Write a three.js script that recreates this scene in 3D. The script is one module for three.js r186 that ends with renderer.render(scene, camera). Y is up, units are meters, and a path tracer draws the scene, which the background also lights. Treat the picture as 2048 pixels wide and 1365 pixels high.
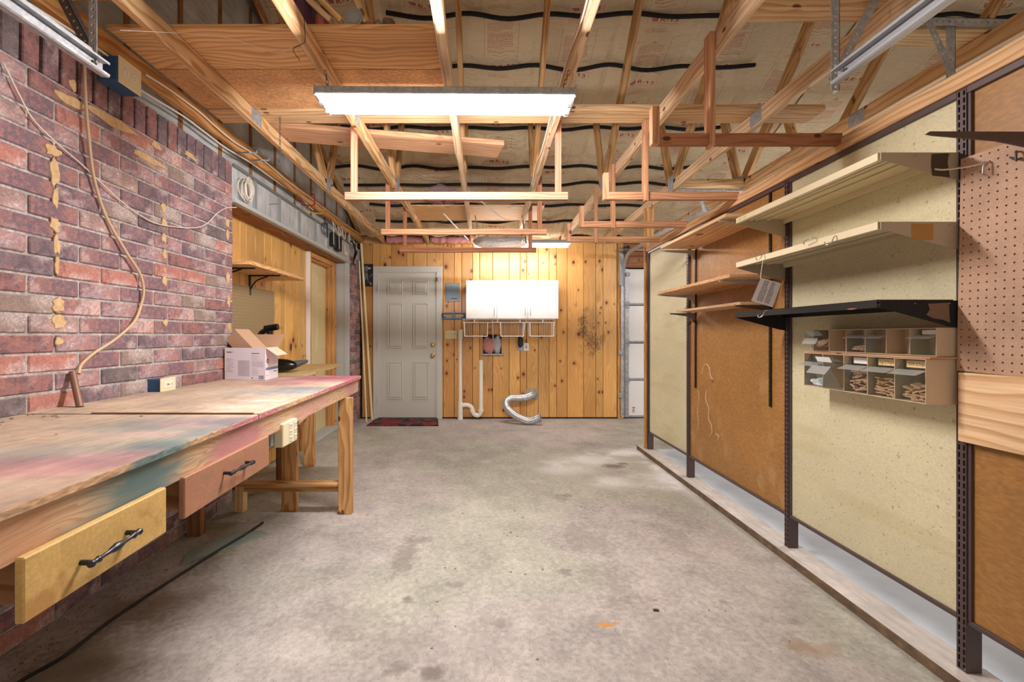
import * as THREE from 'three';
import { mergeGeometries } from 'three/addons/utils/BufferGeometryUtils.js';
import { RectAreaLightUniformsLib } from 'three/addons/lights/RectAreaLightUniformsLib.js';

// ---------------------------------------------------------------- camera, exposure
RectAreaLightUniformsLib.init();
const scene = new THREE.Scene();
scene.background = new THREE.Color(0x000000);
const FOCAL = 930, VX = 972, VY = 671, EYE = 1.17;          // pixels of the 2048 x 1365 frame; the room runs along -z
const camera = new THREE.PerspectiveCamera(2 * Math.atan(682.5 / FOCAL) * 180 / Math.PI, 2048 / 1365, 0.05, 60);
camera.position.set(0, EYE, 0);
camera.lookAt(0, EYE, -1);
camera.setViewOffset(2048, 1365, 1024 - VX, 682.5 - VY, 2048, 1365);
const renderer = new THREE.WebGLRenderer();
renderer.toneMapping = THREE.LinearToneMapping;
renderer.toneMappingExposure = 1.56;
renderer.shadowMap.enabled = true;
const LAMP = { aisle: 140, wall: 34, bay: 80 };              // luminance of the three fluorescent fittings

// ---------------------------------------------------------------- numbers and points
const V = (x, y, z) => new THREE.Vector3(x, y, z);
const at = (x, y, d) => V((x - VX) * d / FOCAL, EYE - (y - VY) * d / FOCAL, -d);      // a pixel at a depth
const onX = (x, y, X) => at(x, y, FOCAL * X / (x - VX));                               // a pixel on a side wall
const onY = (x, y, Y) => at(x, y, FOCAL * (EYE - Y) / (y - VY));                       // a pixel on the floor or a top
function rng(seed) { let s = seed | 0; return () => { s = (s + 0x6d2b79f5) | 0; let t = Math.imul(s ^ (s >>> 15), 1 | s); t = (t + Math.imul(t ^ (t >>> 7), 61 | t)) ^ t; return ((t ^ (t >>> 14)) >>> 0) / 4294967296; }; }
const R = rng(11);
const rr = (a, b) => a + (b - a) * R();
const clamp = (x, a = 0, b = 1) => Math.min(b, Math.max(a, x));
const sstep = (a, b, x) => { const t = clamp((x - a) / (b - a)); return t * t * (3 - 2 * t); };
const mix = (a, b, t) => a + (b - a) * t;
const mix3 = (a, b, t) => [mix(a[0], b[0], t), mix(a[1], b[1], t), mix(a[2], b[2], t)];

// ---------------------------------------------------------------- noise and textures
function hash2(i, j, s) { let h = Math.imul(i, 374761393) ^ Math.imul(j, 668265263) ^ Math.imul(s, 974634777); h = Math.imul(h ^ (h >>> 13), 1274126177); return ((h ^ (h >>> 16)) >>> 0) / 4294967296; }
function noise(x, y, s = 0, px = 0, py = 0) {                // value noise, periodic when px, py are given
  let i = Math.floor(x), j = Math.floor(y); const fx = x - i, fy = y - j;
  let i1 = i + 1, j1 = j + 1;
  if (px) { i = ((i % px) + px) % px; i1 = ((i1 % px) + px) % px; }
  if (py) { j = ((j % py) + py) % py; j1 = ((j1 % py) + py) % py; }
  const u = fx * fx * (3 - 2 * fx), v = fy * fy * (3 - 2 * fy);
  return mix(mix(hash2(i, j, s), hash2(i1, j, s), u), mix(hash2(i, j1, s), hash2(i1, j1, s), u), v);
}
function fbm(x, y, s = 0, oct = 4, px = 0, py = 0) {
  let a = 0.5, v = 0, n = 0;
  for (let o = 0; o < oct; o++) { v += a * noise(x, y, s + o * 17, px, py); n += a; a *= 0.5; x *= 2; y *= 2; px *= 2; py *= 2; }
  return v / n;
}
function tex(w, h, fn, { srgb = true, wrap = THREE.RepeatWrapping } = {}) {
  const data = new Uint8Array(w * h * 4);
  for (let j = 0; j < h; j++) for (let i = 0; i < w; i++) {
    const c = fn((i + 0.5) / w, (j + 0.5) / h, i, j), o = (j * w + i) * 4;
    if (typeof c === 'number') { data[o] = data[o + 1] = data[o + 2] = clamp(c, 0, 255); } else { data[o] = clamp(c[0], 0, 255); data[o + 1] = clamp(c[1], 0, 255); data[o + 2] = clamp(c[2], 0, 255); }
    data[o + 3] = 255;
  }
  const t = new THREE.DataTexture(data, w, h);
  t.magFilter = THREE.LinearFilter; t.wrapS = t.wrapT = wrap; if (srgb) t.colorSpace = THREE.SRGBColorSpace; t.needsUpdate = true;
  return t;
}
function canvasTex(w, h, draw) {
  const c = document.createElement('canvas'); c.width = w; c.height = h;
  const g = c.getContext('2d'); draw(g, w, h);
  const t = new THREE.CanvasTexture(c); t.colorSpace = THREE.SRGBColorSpace;
  return t;
}
const sized = (t, w, h) => { t.repeat.set(1 / w, 1 / h); return t; };         // uv in metres
const again = (t, w, h) => { const c = t.clone(); c.repeat.set(1 / w, 1 / h); c.needsUpdate = true; return c; };
const mat = (o) => new THREE.MeshStandardMaterial({ roughness: 0.8, ...o });
const phys = (o) => new THREE.MeshPhysicalMaterial(o);

// ---------------------------------------------------------------- geometry
function fromTris(pos, grain = 2, uvs = null) {
  const g = new THREE.BufferGeometry();
  g.setAttribute('position', new THREE.Float32BufferAttribute(pos, 3));
  g.computeVertexNormals();
  if (uvs) g.setAttribute('uv', new THREE.Float32BufferAttribute(uvs, 2)); else boxUV(g, grain);
  return g;
}
function boxUV(g, grain = 2, off = null) {                     // uv in metres, u along the grain axis
  if (g.index) g = g.toNonIndexed();
  const p = g.attributes.position, n = p.count, uv = new Float32Array(n * 2);
  const ou = off ? off[0] : R() * 7, ov = off ? off[1] : R() * 7, A = V(), B = V(), C = V(), N = V();
  for (let t = 0; t < n; t += 3) {
    A.fromBufferAttribute(p, t); B.fromBufferAttribute(p, t + 1); C.fromBufferAttribute(p, t + 2);
    N.copy(B).sub(A).cross(C.sub(A));
    const a = [Math.abs(N.x), Math.abs(N.y), Math.abs(N.z)];
    let k = a[0] >= a[1] && a[0] >= a[2] ? 0 : a[1] >= a[2] ? 1 : 2;
    let iu, iv; if (k !== grain) { iu = grain; iv = 3 - k - grain; } else { iu = (grain + 1) % 3; iv = (grain + 2) % 3; }
    for (let q = 0; q < 3; q++) { uv[(t + q) * 2] = p.array[(t + q) * 3 + iu] + ou; uv[(t + q) * 2 + 1] = p.array[(t + q) * 3 + iv] + ov + k * 0.37; }
  }
  g.setAttribute('uv', new THREE.BufferAttribute(uv, 2));
  return g;
}
function chamfer(w, h, d, c = 0.002, grain) {                  // bevelled box round the origin, 44 triangles
  if (grain === undefined) grain = w >= h && w >= d ? 0 : h >= d ? 1 : 2;
  const x = w / 2, y = h / 2, z = d / 2; c = Math.min(c, x * 0.6, y * 0.6, z * 0.6);
  const pos = [];
  const tri = (a, b, e) => { const n = V(...b).sub(V(...a)).cross(V(...e).sub(V(...a))); const m = V(a[0] + b[0] + e[0], a[1] + b[1] + e[1], a[2] + b[2] + e[2]); if (n.dot(m) < 0) pos.push(...a, ...e, ...b); else pos.push(...a, ...b, ...e); };
  const quad = (a, b, e, f) => { tri(a, b, e); tri(a, e, f); };
  const pt = (sx, sy, sz, k) => [sx * (k === 0 ? x : x - c), sy * (k === 1 ? y : y - c), sz * (k === 2 ? z : z - c)];
  for (const s of [-1, 1]) {
    quad(pt(s, -1, -1, 0), pt(s, 1, -1, 0), pt(s, 1, 1, 0), pt(s, -1, 1, 0));
    quad(pt(-1, s, -1, 1), pt(1, s, -1, 1), pt(1, s, 1, 1), pt(-1, s, 1, 1));
    quad(pt(-1, -1, s, 2), pt(1, -1, s, 2), pt(1, 1, s, 2), pt(-1, 1, s, 2));
    for (const t of [-1, 1]) {
      quad(pt(s, t, -1, 0), pt(s, t, 1, 0), pt(s, t, 1, 1), pt(s, t, -1, 1));
      quad(pt(s, -1, t, 0), pt(s, 1, t, 0), pt(s, 1, t, 2), pt(s, -1, t, 2));
      quad(pt(-1, s, t, 1), pt(1, s, t, 1), pt(1, s, t, 2), pt(-1, s, t, 2));
      for (const u of [-1, 1]) tri(pt(s, t, u, 0), pt(s, t, u, 1), pt(s, t, u, 2));
    }
  }
  return fromTris(pos, grain);
}
const box = (x0, x1, y0, y1, z0, z1, c = 0.002, grain) => chamfer(x1 - x0, y1 - y0, z1 - z0, c, grain).translate((x0 + x1) / 2, (y0 + y1) / 2, (z0 + z1) / 2);
const dbox = (x0, x1, y0, y1, d0, d1, c, grain) => box(x0, x1, y0, y1, -Math.max(d0, d1), -Math.min(d0, d1), c, grain);   // depths instead of z
function orient(g, p, q, up = V(0, 1, 0)) {                     // a piece along local z, centred, laid from p to q
  const m = new THREE.Matrix4().lookAt(q, p, Math.abs(q.clone().sub(p).normalize().dot(up)) > 0.98 ? V(1, 0, 0) : up);
  m.setPosition(p.clone().add(q).multiplyScalar(0.5)); return g.applyMatrix4(m);
}
const beam = (p, q, w, h, c = 0.002, up) => orient(chamfer(w, h, p.distanceTo(q), c, 2), p, q, up);
const clean = (g) => { g = g.index ? g.toNonIndexed() : g; for (const k of Object.keys(g.attributes)) if (!['position', 'normal', 'uv'].includes(k)) g.deleteAttribute(k); return g; };
function cyl(p, q, r0, r1 = r0, seg = 12, open = false) {
  const g = clean(new THREE.CylinderGeometry(r0, r1, p.distanceTo(q), seg, 1, open)).rotateX(-Math.PI / 2);   // r0 at p
  return orient(g, p, q);
}
function tube(pts, r, seg = 8, n = 0, tension = 0.5) {
  const c = new THREE.CatmullRomCurve3(pts, false, 'catmullrom', tension);
  return clean(new THREE.TubeGeometry(c, n || Math.max(8, pts.length * 6), r, seg));
}
const ball = (p, r, sx = 1, sy = 1, sz = 1, a = 12, b = 8) => clean(new THREE.SphereGeometry(r, a, b)).scale(sx, sy, sz).translate(p.x, p.y, p.z);
const merge = (a) => (Array.isArray(a) ? (a.length > 1 ? mergeGeometries(a.map(clean)) : clean(a[0])) : a);
function extrude(pts, depth, c = 0) {                           // outline in xy, extruded along +z
  const s = new THREE.Shape(pts.map((p) => new THREE.Vector2(p[0], p[1])));
  return clean(new THREE.ExtrudeGeometry(s, { depth, bevelEnabled: c > 0, bevelThickness: c, bevelSize: c, bevelOffset: -c, bevelSegments: 1, curveSegments: 6 }));
}
function lathe(pts, seg = 20) { return clean(new THREE.LatheGeometry(pts.map((p) => new THREE.Vector2(p[0], p[1])), seg)); }
function grid(nu, nv, fn, uvf) {                                // a surface from fn(u, v)
  const pos = [], uv = [], idx = [];
  for (let j = 0; j <= nv; j++) for (let i = 0; i <= nu; i++) { const p = fn(i / nu, j / nv); pos.push(p.x, p.y, p.z); const t = uvf ? uvf(i / nu, j / nv) : [i / nu, j / nv]; uv.push(t[0], t[1]); }
  for (let j = 0; j < nv; j++) for (let i = 0; i < nu; i++) { const a = j * (nu + 1) + i, b = a + 1, c = a + nu + 1, e = c + 1; idx.push(a, b, c, b, e, c); }
  const g = new THREE.BufferGeometry();
  g.setAttribute('position', new THREE.Float32BufferAttribute(pos, 3)); g.setAttribute('uv', new THREE.Float32BufferAttribute(uv, 2)); g.setIndex(idx); g.computeVertexNormals();
  return clean(g);
}
function holeSheet(nx, ny, cw, ch, hole, th) {                  // a sheet in xy with a hole in every cell
  const ang = []; const hp = hole.map((p) => [p[0], p[1]]);
  for (const p of hp) ang.push(Math.atan2(p[1], p[0]));
  for (const sx of [-1, 1]) for (const sy of [-1, 1]) ang.push(Math.atan2(sy * ch / 2, sx * cw / 2));
  ang.sort((a, b) => a - b);
  const ray = (a) => { const dx = Math.cos(a), dy = Math.sin(a); let best = 1e9; for (let i = 0; i < hp.length; i++) { const p = hp[i], q = hp[(i + 1) % hp.length], ex = q[0] - p[0], ey = q[1] - p[1], det = dx * -ey + dy * ex; if (Math.abs(det) < 1e-12) continue; const t = (p[0] * -ey + p[1] * ex) / det, s = (dx * p[1] - dy * p[0]) / det; if (t > 0 && s > -1e-6 && s < 1 + 1e-6) best = Math.min(best, t); } return [dx * best, dy * best]; };
  const outer = (a) => { const dx = Math.cos(a), dy = Math.sin(a), t = Math.min(cw / 2 / Math.max(1e-9, Math.abs(dx)), ch / 2 / Math.max(1e-9, Math.abs(dy))); return [dx * t, dy * t]; };
  const I = ang.map(ray), O = ang.map(outer), pos = [];
  for (let j = 0; j < ny; j++) for (let i = 0; i < nx; i++) {
    const cx = (i + 0.5) * cw, cy = (j + 0.5) * ch;
    for (let k = 0; k < ang.length; k++) {
      const l = (k + 1) % ang.length, a = I[k], b = I[l], c = O[l], d = O[k];
      const q = (p, z) => [p[0] + cx, p[1] + cy, z];
      pos.push(...q(a, th), ...q(d, th), ...q(c, th), ...q(a, th), ...q(c, th), ...q(b, th));
      pos.push(...q(a, 0), ...q(c, 0), ...q(d, 0), ...q(a, 0), ...q(b, 0), ...q(c, 0));
      pos.push(...q(a, 0), ...q(a, th), ...q(b, th), ...q(a, 0), ...q(b, th), ...q(b, 0));
    }
  }
  const W = nx * cw, Hh = ny * ch;
  const side = (x0, y0, x1, y1) => pos.push(x0, y0, 0, x1, y1, 0, x1, y1, th, x0, y0, 0, x1, y1, th, x0, y0, th);
  side(0, 0, W, 0); side(W, 0, W, Hh); side(W, Hh, 0, Hh); side(0, Hh, 0, 0);
  return fromTris(pos, 1);
}
const ngon = (r, n, ry = r) => Array.from({ length: n }, (_, i) => [r * Math.cos((i + 0.5) / n * 2 * Math.PI), ry * Math.sin((i + 0.5) / n * 2 * Math.PI)]);

// ---------------------------------------------------------------- things and parts
const taken = new Map(), things = [];
function numbered(name) { const n = taken.get(name) ?? 0; taken.set(name, n + 1); return n ? name + '_' + String(n).padStart(3, '0') : name; }
function thing(name, label, category, group, kind) {
  const o = new THREE.Group(); o.name = numbered(name); scene.add(o); o.userData = { label, category };
  if (group) o.userData.group = group; if (kind) { o.userData.kind = kind; if (kind === 'structure') delete o.userData.category; }
  things.push(o); return o;
}
function part(name, geo, material, parent, label) {
  const m = new THREE.Mesh(merge(geo), material); m.name = name; parent.add(m);
  if (label) m.userData.label = label; return m;
}
function solo(name, label, category, geo, material, group, kind) {
  const m = new THREE.Mesh(merge(geo), material); m.name = numbered(name); scene.add(m); m.userData = { label };
  if (category && kind !== 'structure') m.userData.category = category; if (group) m.userData.group = group; if (kind) m.userData.kind = kind;
  things.push(m); return m;
}
const struct = (name, label, geo, material) => solo(name, label, null, geo, material, null, 'structure');
function settle() {                                              // every thing gets its origin at its base; shadows on
  const b = new THREE.Box3(), c = V();
  for (const o of things) {
    if (o.userData.placed) { delete o.userData.placed; continue; }
    o.updateMatrixWorld(true); b.setFromObject(o); b.getCenter(c); c.y = b.min.y;
    if (o.isMesh) { if (o.children.length) continue; o.geometry.translate(-c.x, -c.y, -c.z); o.position.copy(c); } else { for (const k of o.children) k.position.sub(c); o.position.copy(c); }
  }
  scene.traverse((o) => { if (o.isMesh) { o.castShadow = true; o.receiveShadow = true; } });
}
// ---------------------------------------------------------------- surfaces
// sawn softwood: u along the grain (1.2 m a tile), v across (0.3 m)
function woodTex(seed, ring, contrast, knots) {
  const kn = []; const q = rng(seed + 5); for (let k = 0; k < knots; k++) kn.push([q(), q(), 0.006 + 0.008 * q()]);
  return tex(1024, 256, (u, v) => {
    let bend = 0, dark = 0;
    for (const [ku, kv, kr] of kn) {
      let du = u - ku, dv = v - kv; du -= Math.round(du); dv -= Math.round(dv);
      const e = Math.hypot(du * 1.2 / 1.8, dv * 0.3) / kr; bend += Math.exp(-e * e * 0.12) * 0.35 * Math.sign(dv || 1); dark += sstep(1.25, 0.6, e);
    }
    const w = fbm(u * 3, v * 3, seed, 3, 3, 3);
    const r = (v * ring + w * 2.2 + bend) , f = r - Math.floor(r);
    const late = sstep(0.35, 0.9, f) * sstep(1.0, 0.93, f);
    const fine = fbm(u * 10, v * 120, seed + 3, 2, 10, 120) - 0.5;
    const patch = fbm(u * 4, v * 2, seed + 9, 3, 4, 2) - 0.5;
    let c = mix3([232, 211, 182], [190, 150, 108], late * contrast);
    const k = 1 + fine * 0.16 + patch * 0.22; c = [c[0] * k, c[1] * k, c[2] * k];
    return mix3(c, [92, 52, 30], clamp(dark) * 0.8);
  });
}
const woodA = woodTex(21, 6, 0.85, 3), woodB = woodTex(47, 10, 0.6, 5);
const plyT = (() => tex(768, 768, (u, v) => {                      // rotary-cut plywood with broad cathedral figure
  const w = fbm(u * 2, v * 3, 81, 3, 2, 3) * 4 + fbm(u * 6, v * 9, 87, 2, 6, 9) * 0.7, r = v * 20 + w * 1.9, f = r - Math.floor(r);
  const late = sstep(0.3, 0.85, f) * sstep(1, 0.9, f), fine = fbm(u * 8, v * 160, 83, 2, 8, 160) - 0.5;
  const c = mix3([228, 196, 152], [184, 134, 88], late * 0.6), k = 1 + fine * 0.14;
  return [c[0] * k, c[1] * k, c[2] * k];
}))();
const chipT = tex(384, 384, (u, v) => {                           // pressed chips
  const a = fbm(u * 30, v * 50, 91, 3, 30, 50), b = noise(u * 70, v * 90, 95, 70, 90), g = fbm(u * 4, v * 4, 97, 2, 4, 4);
  const k = 0.72 + a * 0.35 + g * 0.15; let c = [216 * k, 180 * k, 140 * k];
  if (b > 0.86) c = mix3(c, [110, 72, 44], (b - 0.86) * 5); return c;
});
const lumber = (hex, { b, ...o } = {}) => mat({ map: again(b ? woodB : woodA, 1.2, 0.3), color: hex, roughness: 0.78, ...o });
const M = {};
M.chord = lumber(0xf4e2c6);
M.chord2 = lumber(0xeedabc, { b: true });
M.chordPale = lumber(0xf8eee2, { b: true });
M.rackPink = lumber(0xd0a096, { b: true });
M.web = lumber(0xe0c8a4);
M.plank = lumber(0xf6e4cc, { b: true });
M.rack = lumber(0xe2bda8, { b: true });
M.rackRed = lumber(0xbc8e78, { b: true });
M.leg = lumber(0xe4c496);
M.darkWood = lumber(0xac8868);
M.plate = lumber(0xe6c08c);
M.rail = lumber(0xf4dcc0, { b: true });
M.pale = lumber(0xfff4d6, { b: true });
M.ply = mat({ map: again(plyT, 1.4, 0.7), color: 0xfff0dc, roughness: 0.75 });
M.plyPale = mat({ map: again(plyT, 1.1, 0.6), color: 0xfff0dc, roughness: 0.7 });
M.chip = mat({ map: again(chipT, 0.35, 0.35), color: 0xffead2, roughness: 0.85 });
M.plyGrey = mat({ map: again(plyT, 1.1, 0.6), color: 0xf0fae6, roughness: 0.75 });
M.hardboardBack = mat({ color: 0xb98a5c, roughness: 0.8 });
const galvT = tex(256, 256, (u, v) => { const a = fbm(u * 14, v * 14, 301, 3, 14, 14), b = noise(u * 40, v * 40, 309, 40, 40); const k = 168 + a * 60 + b * 22; return [k, k * 1.01, k * 1.02]; });
M.galv = mat({ map: again(galvT, 0.3, 0.3), color: 0xd6d8dc, metalness: 0.35, roughness: 0.42 });
M.galvDull = mat({ map: again(galvT, 0.2, 0.2), color: 0xc8ccd0, metalness: 0.3, roughness: 0.55 });
M.steelDark = mat({ color: 0x5c5a5a, metalness: 0.6, roughness: 0.5 });
M.black = mat({ color: 0x17171a, roughness: 0.45 });
M.blackMatte = mat({ color: 0x1b1b1e, roughness: 0.85 });
M.brownMetal = mat({ color: 0x574747, roughness: 0.45, metalness: 0.2 });
M.white = mat({ color: 0xf2f2f0, roughness: 0.4 });
M.pvc = mat({ color: 0xefeadd, roughness: 0.4 });
M.dowel = mat({ color: 0xecd8ae, roughness: 0.6 });
M.ivory = mat({ color: 0xe6dcb8, roughness: 0.45 });
M.screw = mat({ color: 0x9a9a98, metalness: 0.8, roughness: 0.35 });
M.wireWhite = mat({ color: 0xf4f1ea, roughness: 0.4 });
M.chrome = mat({ color: 0xdedede, metalness: 0.95, roughness: 0.22 });
M.brass = mat({ color: 0xd0b26a, metalness: 0.9, roughness: 0.25 });
M.cable = mat({ color: 0xcdb493, roughness: 0.55 });
M.cableWhite = mat({ color: 0xe9e2d4, roughness: 0.5 });
M.blueBox = mat({ color: 0x2c5178, roughness: 0.5 });
M.clear = phys({ color: 0xf4f8fa, roughness: 0.06, transmission: 1, thickness: 0, ior: 1.45 });
M.frost = phys({ color: 0xf2f4f4, roughness: 0.3, transmission: 0.8, thickness: 0 });
M.paper = mat({ color: 0xf3f0ee, roughness: 0.85 });
M.greyPaint = mat({ color: 0xbec4c6, roughness: 0.6 });
M.grayBoard = mat({ map: sized(tex(512, 512, (u, v) => { const a = fbm(u * 5, v * 5, 401, 4, 5, 5), b = noise(u * 160, v * 160, 409, 160, 160), s = Math.pow(fbm(u * 40, v * 6, 411, 2, 40, 6), 3); const k = 0.82 + a * 0.28 + b * 0.06 - s * 0.2; return [200 * k, 206 * k, 210 * k]; }), 0.8, 0.8), roughness: 0.85 });

// concrete: the slab with its stains, where the photograph shows them
const stains = [];
const stain = (px, py, rx, ry, col, a, edge = 0.5, grainy = 0.5) => { const p = onY(px, py, 0); stains.push([p.x, -p.z, rx, ry, col, a, edge, grainy]); };
for (const [x, y, rx, ry, a] of [[1480, 1000, .36, .9, .5], [1390, 960, .5, .6, .5], [1180, 920, .6, .36, .42], [1440, 935, .34, .40, .5], [1250, 905, .42, .26, .55], [1330, 935, .3, .22, .5], [1560, 1010, .24, .4, .45], [1480, 985, .26, .26, .5], [1690, 1130, .2, .3, .35], [1230, 965, .3, .2, .35], [1130, 940, .34, .2, .28]]) stain(x, y, rx, ry, [246, 246, 250], Math.min(0.95, a * 1.7), 0.95, 0.55);
for (const [x, y, rx, ry, a] of [[810, 1110, .08, .26, .4], [830, 1082, .1, .07, .45], [815, 1200, .035, .035, .7], [910, 1170, .05, .03, .4], [800, 1340, .07, .05, .6], [862, 1345, .05, .045, .75], [1125, 995, .09, .12, .35], [1130, 1145, .04, .04, .45], [1010, 1250, .05, .04, .35], [1220, 1160, .16, .3, .22], [1180, 1080, .2, .3, .2], [700, 1240, .3, .16, .18], [640, 1060, .18, .12, .15], [960, 930, .3, .18, .12], [1445, 1205, .03, .03, .4], [1590, 1245, .035, .03, .45], [760, 960, .2, .12, .12], [900, 1300, .5, .2, .14], [1300, 1250, .3, .3, .14], [1350, 1080, .12, .4, .2]]) stain(x, y, rx, ry, [112, 102, 98], a, 0.8, 0.9);
for (const [x, y, rx, ry, a] of [[1228, 933, .14, .1, .7], [1245, 928, .07, .05, .6], [1135, 992, .06, .05, .35]]) stain(x, y, rx, ry, [108, 86, 88], a, 0.6, 0.95);
stain(1236, 945, .12, .05, [190, 130, 150], .4, 0.9, 0.9); stain(1190, 965, .05, .03, [190, 140, 150], .4, 0.9, 0.9);
stain(1214, 1251, .035, .018, [190, 142, 86], 1, 0.35, 0.6); stain(1230, 1247, .02, .012, [190, 142, 86], 0.9, 0.4, 0.6);
stain(1310, 1201, .014, .008, [176, 96, 96], 0.7, 0.5, 0.6);
for (const [x, y, rx, ry] of [[1640, 1300, .11, .05], [1600, 1290, .05, .05]]) stain(x, y, rx, ry, [150, 128, 104], 0.45, 0.5, 0.8);
for (const [x, y, rx, ry, a] of [[330, 1200, .26, .4, .4], [210, 1300, .3, .3, .45], [420, 1110, .16, .3, .4], [560, 1040, .2, .1, .25], [120, 1350, .2, .2, .5]]) stain(x, y, rx, ry, [128, 112, 92], a, 0.9, 0.85);
for (const [x, y] of [[1050, 1150], [1022, 1145], [1085, 1140], [910, 1138], [890, 1136], [950, 1075], [960, 1072], [1008, 1068], [1022, 1066], [1015, 1072], [1035, 1074], [1030, 1022], [1045, 1036], [1075, 1320], [925, 1027], [735, 1030]]) stain(x, y, 0.008, 0.009, [88, 74, 66], 0.8, 0.6, 0.5);
const ringAt = onY(705, 998, 0);
const FLOOR = { x0: -2.2, x1: 1.9, d0: 1.4, d1: 6.6 };
M.floor = mat({ roughness: 0.72, map: tex(2048, 2048, (u, v) => {
  const x = mix(FLOOR.x0, FLOOR.x1, u), d = mix(FLOOR.d0, FLOOR.d1, v);
  const a = fbm(x * 1.3, d * 1.3, 501, 4), b = fbm(x * 7, d * 7, 511, 3), f = fbm(x * 60, d * 60, 521, 2), sp = noise(x * 260, d * 260, 531), sw = fbm(x * 9 + d * 2, d * 2.2 - x, 541, 3);
  let k = 0.85 + (a - 0.5) * 0.2 + (b - 0.5) * 0.14 + (f - 0.5) * 0.16 + (sw - 0.5) * 0.1 + (sp - 0.5) * 0.09;
  let c = mix3([207, 200, 194], [203, 202, 188], sstep(0.42, 0.58, fbm(x * 1.1 + 7, d * 1.1, 547, 3))); c = [c[0] * k, c[1] * k, c[2] * k];
  for (const s of stains) {
    const dx = (x - s[0]) / s[2], dy = (d - s[1]) / s[3], q = dx * dx + dy * dy; if (q > 2.5) continue;
    const e = Math.sqrt(q) + (b - 0.5) * 0.9 + (f - 0.5) * 0.5, w = sstep(1.05, 1.05 - s[6], e) * s[5] * mix(1, clamp(0.35 + (f * 0.5 + sp * 0.5) * 1.3), s[7]);
    c = mix3(c, s[4], clamp(w));
  }
  const rg = Math.abs(Math.hypot((x - ringAt.x) / 1.0, (d + ringAt.z) / 1.25) - 0.125); if (rg < 0.012) c = mix3(c, [186, 150, 100], (1 - rg / 0.012) * 0.55 * b * 1.6);
  const fib = fbm(x * 170, d * 60, 543, 2) ; if (fib > 0.72) c = mix3(c, [110, 98, 88], (fib - 0.72) * 1.8); if (sp > 0.9) c = mix3(c, [96, 84, 74], (sp - 0.9) * 5 * sstep(0.3, 0.65, b));
  return c;
}, { wrap: THREE.MirroredRepeatWrapping })});
M.bayFloor = mat({ roughness: 0.6, map: sized(tex(512, 512, (u, v) => { const a = fbm(u * 5, v * 5, 551, 4, 5, 5), b = noise(u * 180, v * 180, 561, 180, 180); const k = 0.88 + a * 0.2; let c = [196 * k, 207 * k, 220 * k]; if (b > 0.94) c = mix3(c, [92, 84, 78], (b - 0.94) * 8); return c; }), 1, 1) });

// bricks: a mottled face for each firing
const brickKinds = [
  [[140, 98, 98], [104, 80, 92], [166, 104, 92]], [[120, 92, 100], [90, 74, 86], [150, 104, 100]], [[172, 106, 92], [140, 84, 80], [190, 134, 118]],
  [[158, 126, 120], [132, 106, 104], [184, 160, 152]], [[128, 112, 102], [110, 96, 88], [146, 126, 114]], [[104, 88, 98], [78, 68, 80], [140, 98, 94]],
  [[150, 112, 114], [116, 92, 104], [182, 128, 116]], [[96, 86, 88], [76, 70, 74], [118, 104, 104]], [[178, 120, 104], [132, 92, 94], [196, 156, 142]], [[136, 90, 88], [100, 70, 76], [160, 100, 88]]];
M.bricks = brickKinds.map((k, n) => mat({ roughness: 0.9, map: tex(256, 96, (u, v) => {
  const wx = u * 7 + fbm(u * 9, v * 4, 611 + n, 3) * 1.6, a = fbm(wx, v * 1.3 + fbm(u * 11, v * 5, 613 + n, 2), 600 + n * 7, 4), b = fbm(u * 26, v * 7, 603 + n * 7, 4), f = noise(u * 120, v * 50, 605 + n), w = fbm(u * 4 + 3, v * 1.8 + u, 607 + n * 3, 5), s = noise(u * 60, v * 24, 609 + n), z = fbm(u * 60, v * 22, 617 + n, 2);
  let c = mix3(k[0], k[1], sstep(0.44, 0.58, a)); c = mix3(c, k[2], sstep(0.46, 0.7, b) * 0.6);
  c = mix3(c, [214, 203, 203], clamp(sstep(0.5, 0.75, w) * 0.55 * (0.5 + z)));
  if (s > 0.94) c = mix3(c, [60, 52, 54], 0.5);
  const g = (0.94 + f * 0.12) * (0.9 + z * 0.2); c = mix3(c, [140, 126, 128], 0.3); return [c[0] * g * 1.1, c[1] * g * 1.1, c[2] * g * 1.1];
})}));
M.mortar = mat({ roughness: 0.95, map: sized(tex(256, 256, (u, v) => { const a = fbm(u * 30, v * 30, 701, 3, 30, 30), b = fbm(u * 5, v * 5, 705, 2, 5, 5); const k = 0.68 + a * 0.4 + (b - 0.5) * 0.25; return [196 * k, 190 * k, 188 * k]; }), 0.25, 0.25) });
M.glue = mat({ roughness: 0.9, map: sized(tex(128, 128, (u, v) => { const a = fbm(u * 8, v * 8, 711, 3, 8, 8); return mix3([226, 198, 152], [190, 156, 112], a); }), 0.12, 0.12) });

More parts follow.
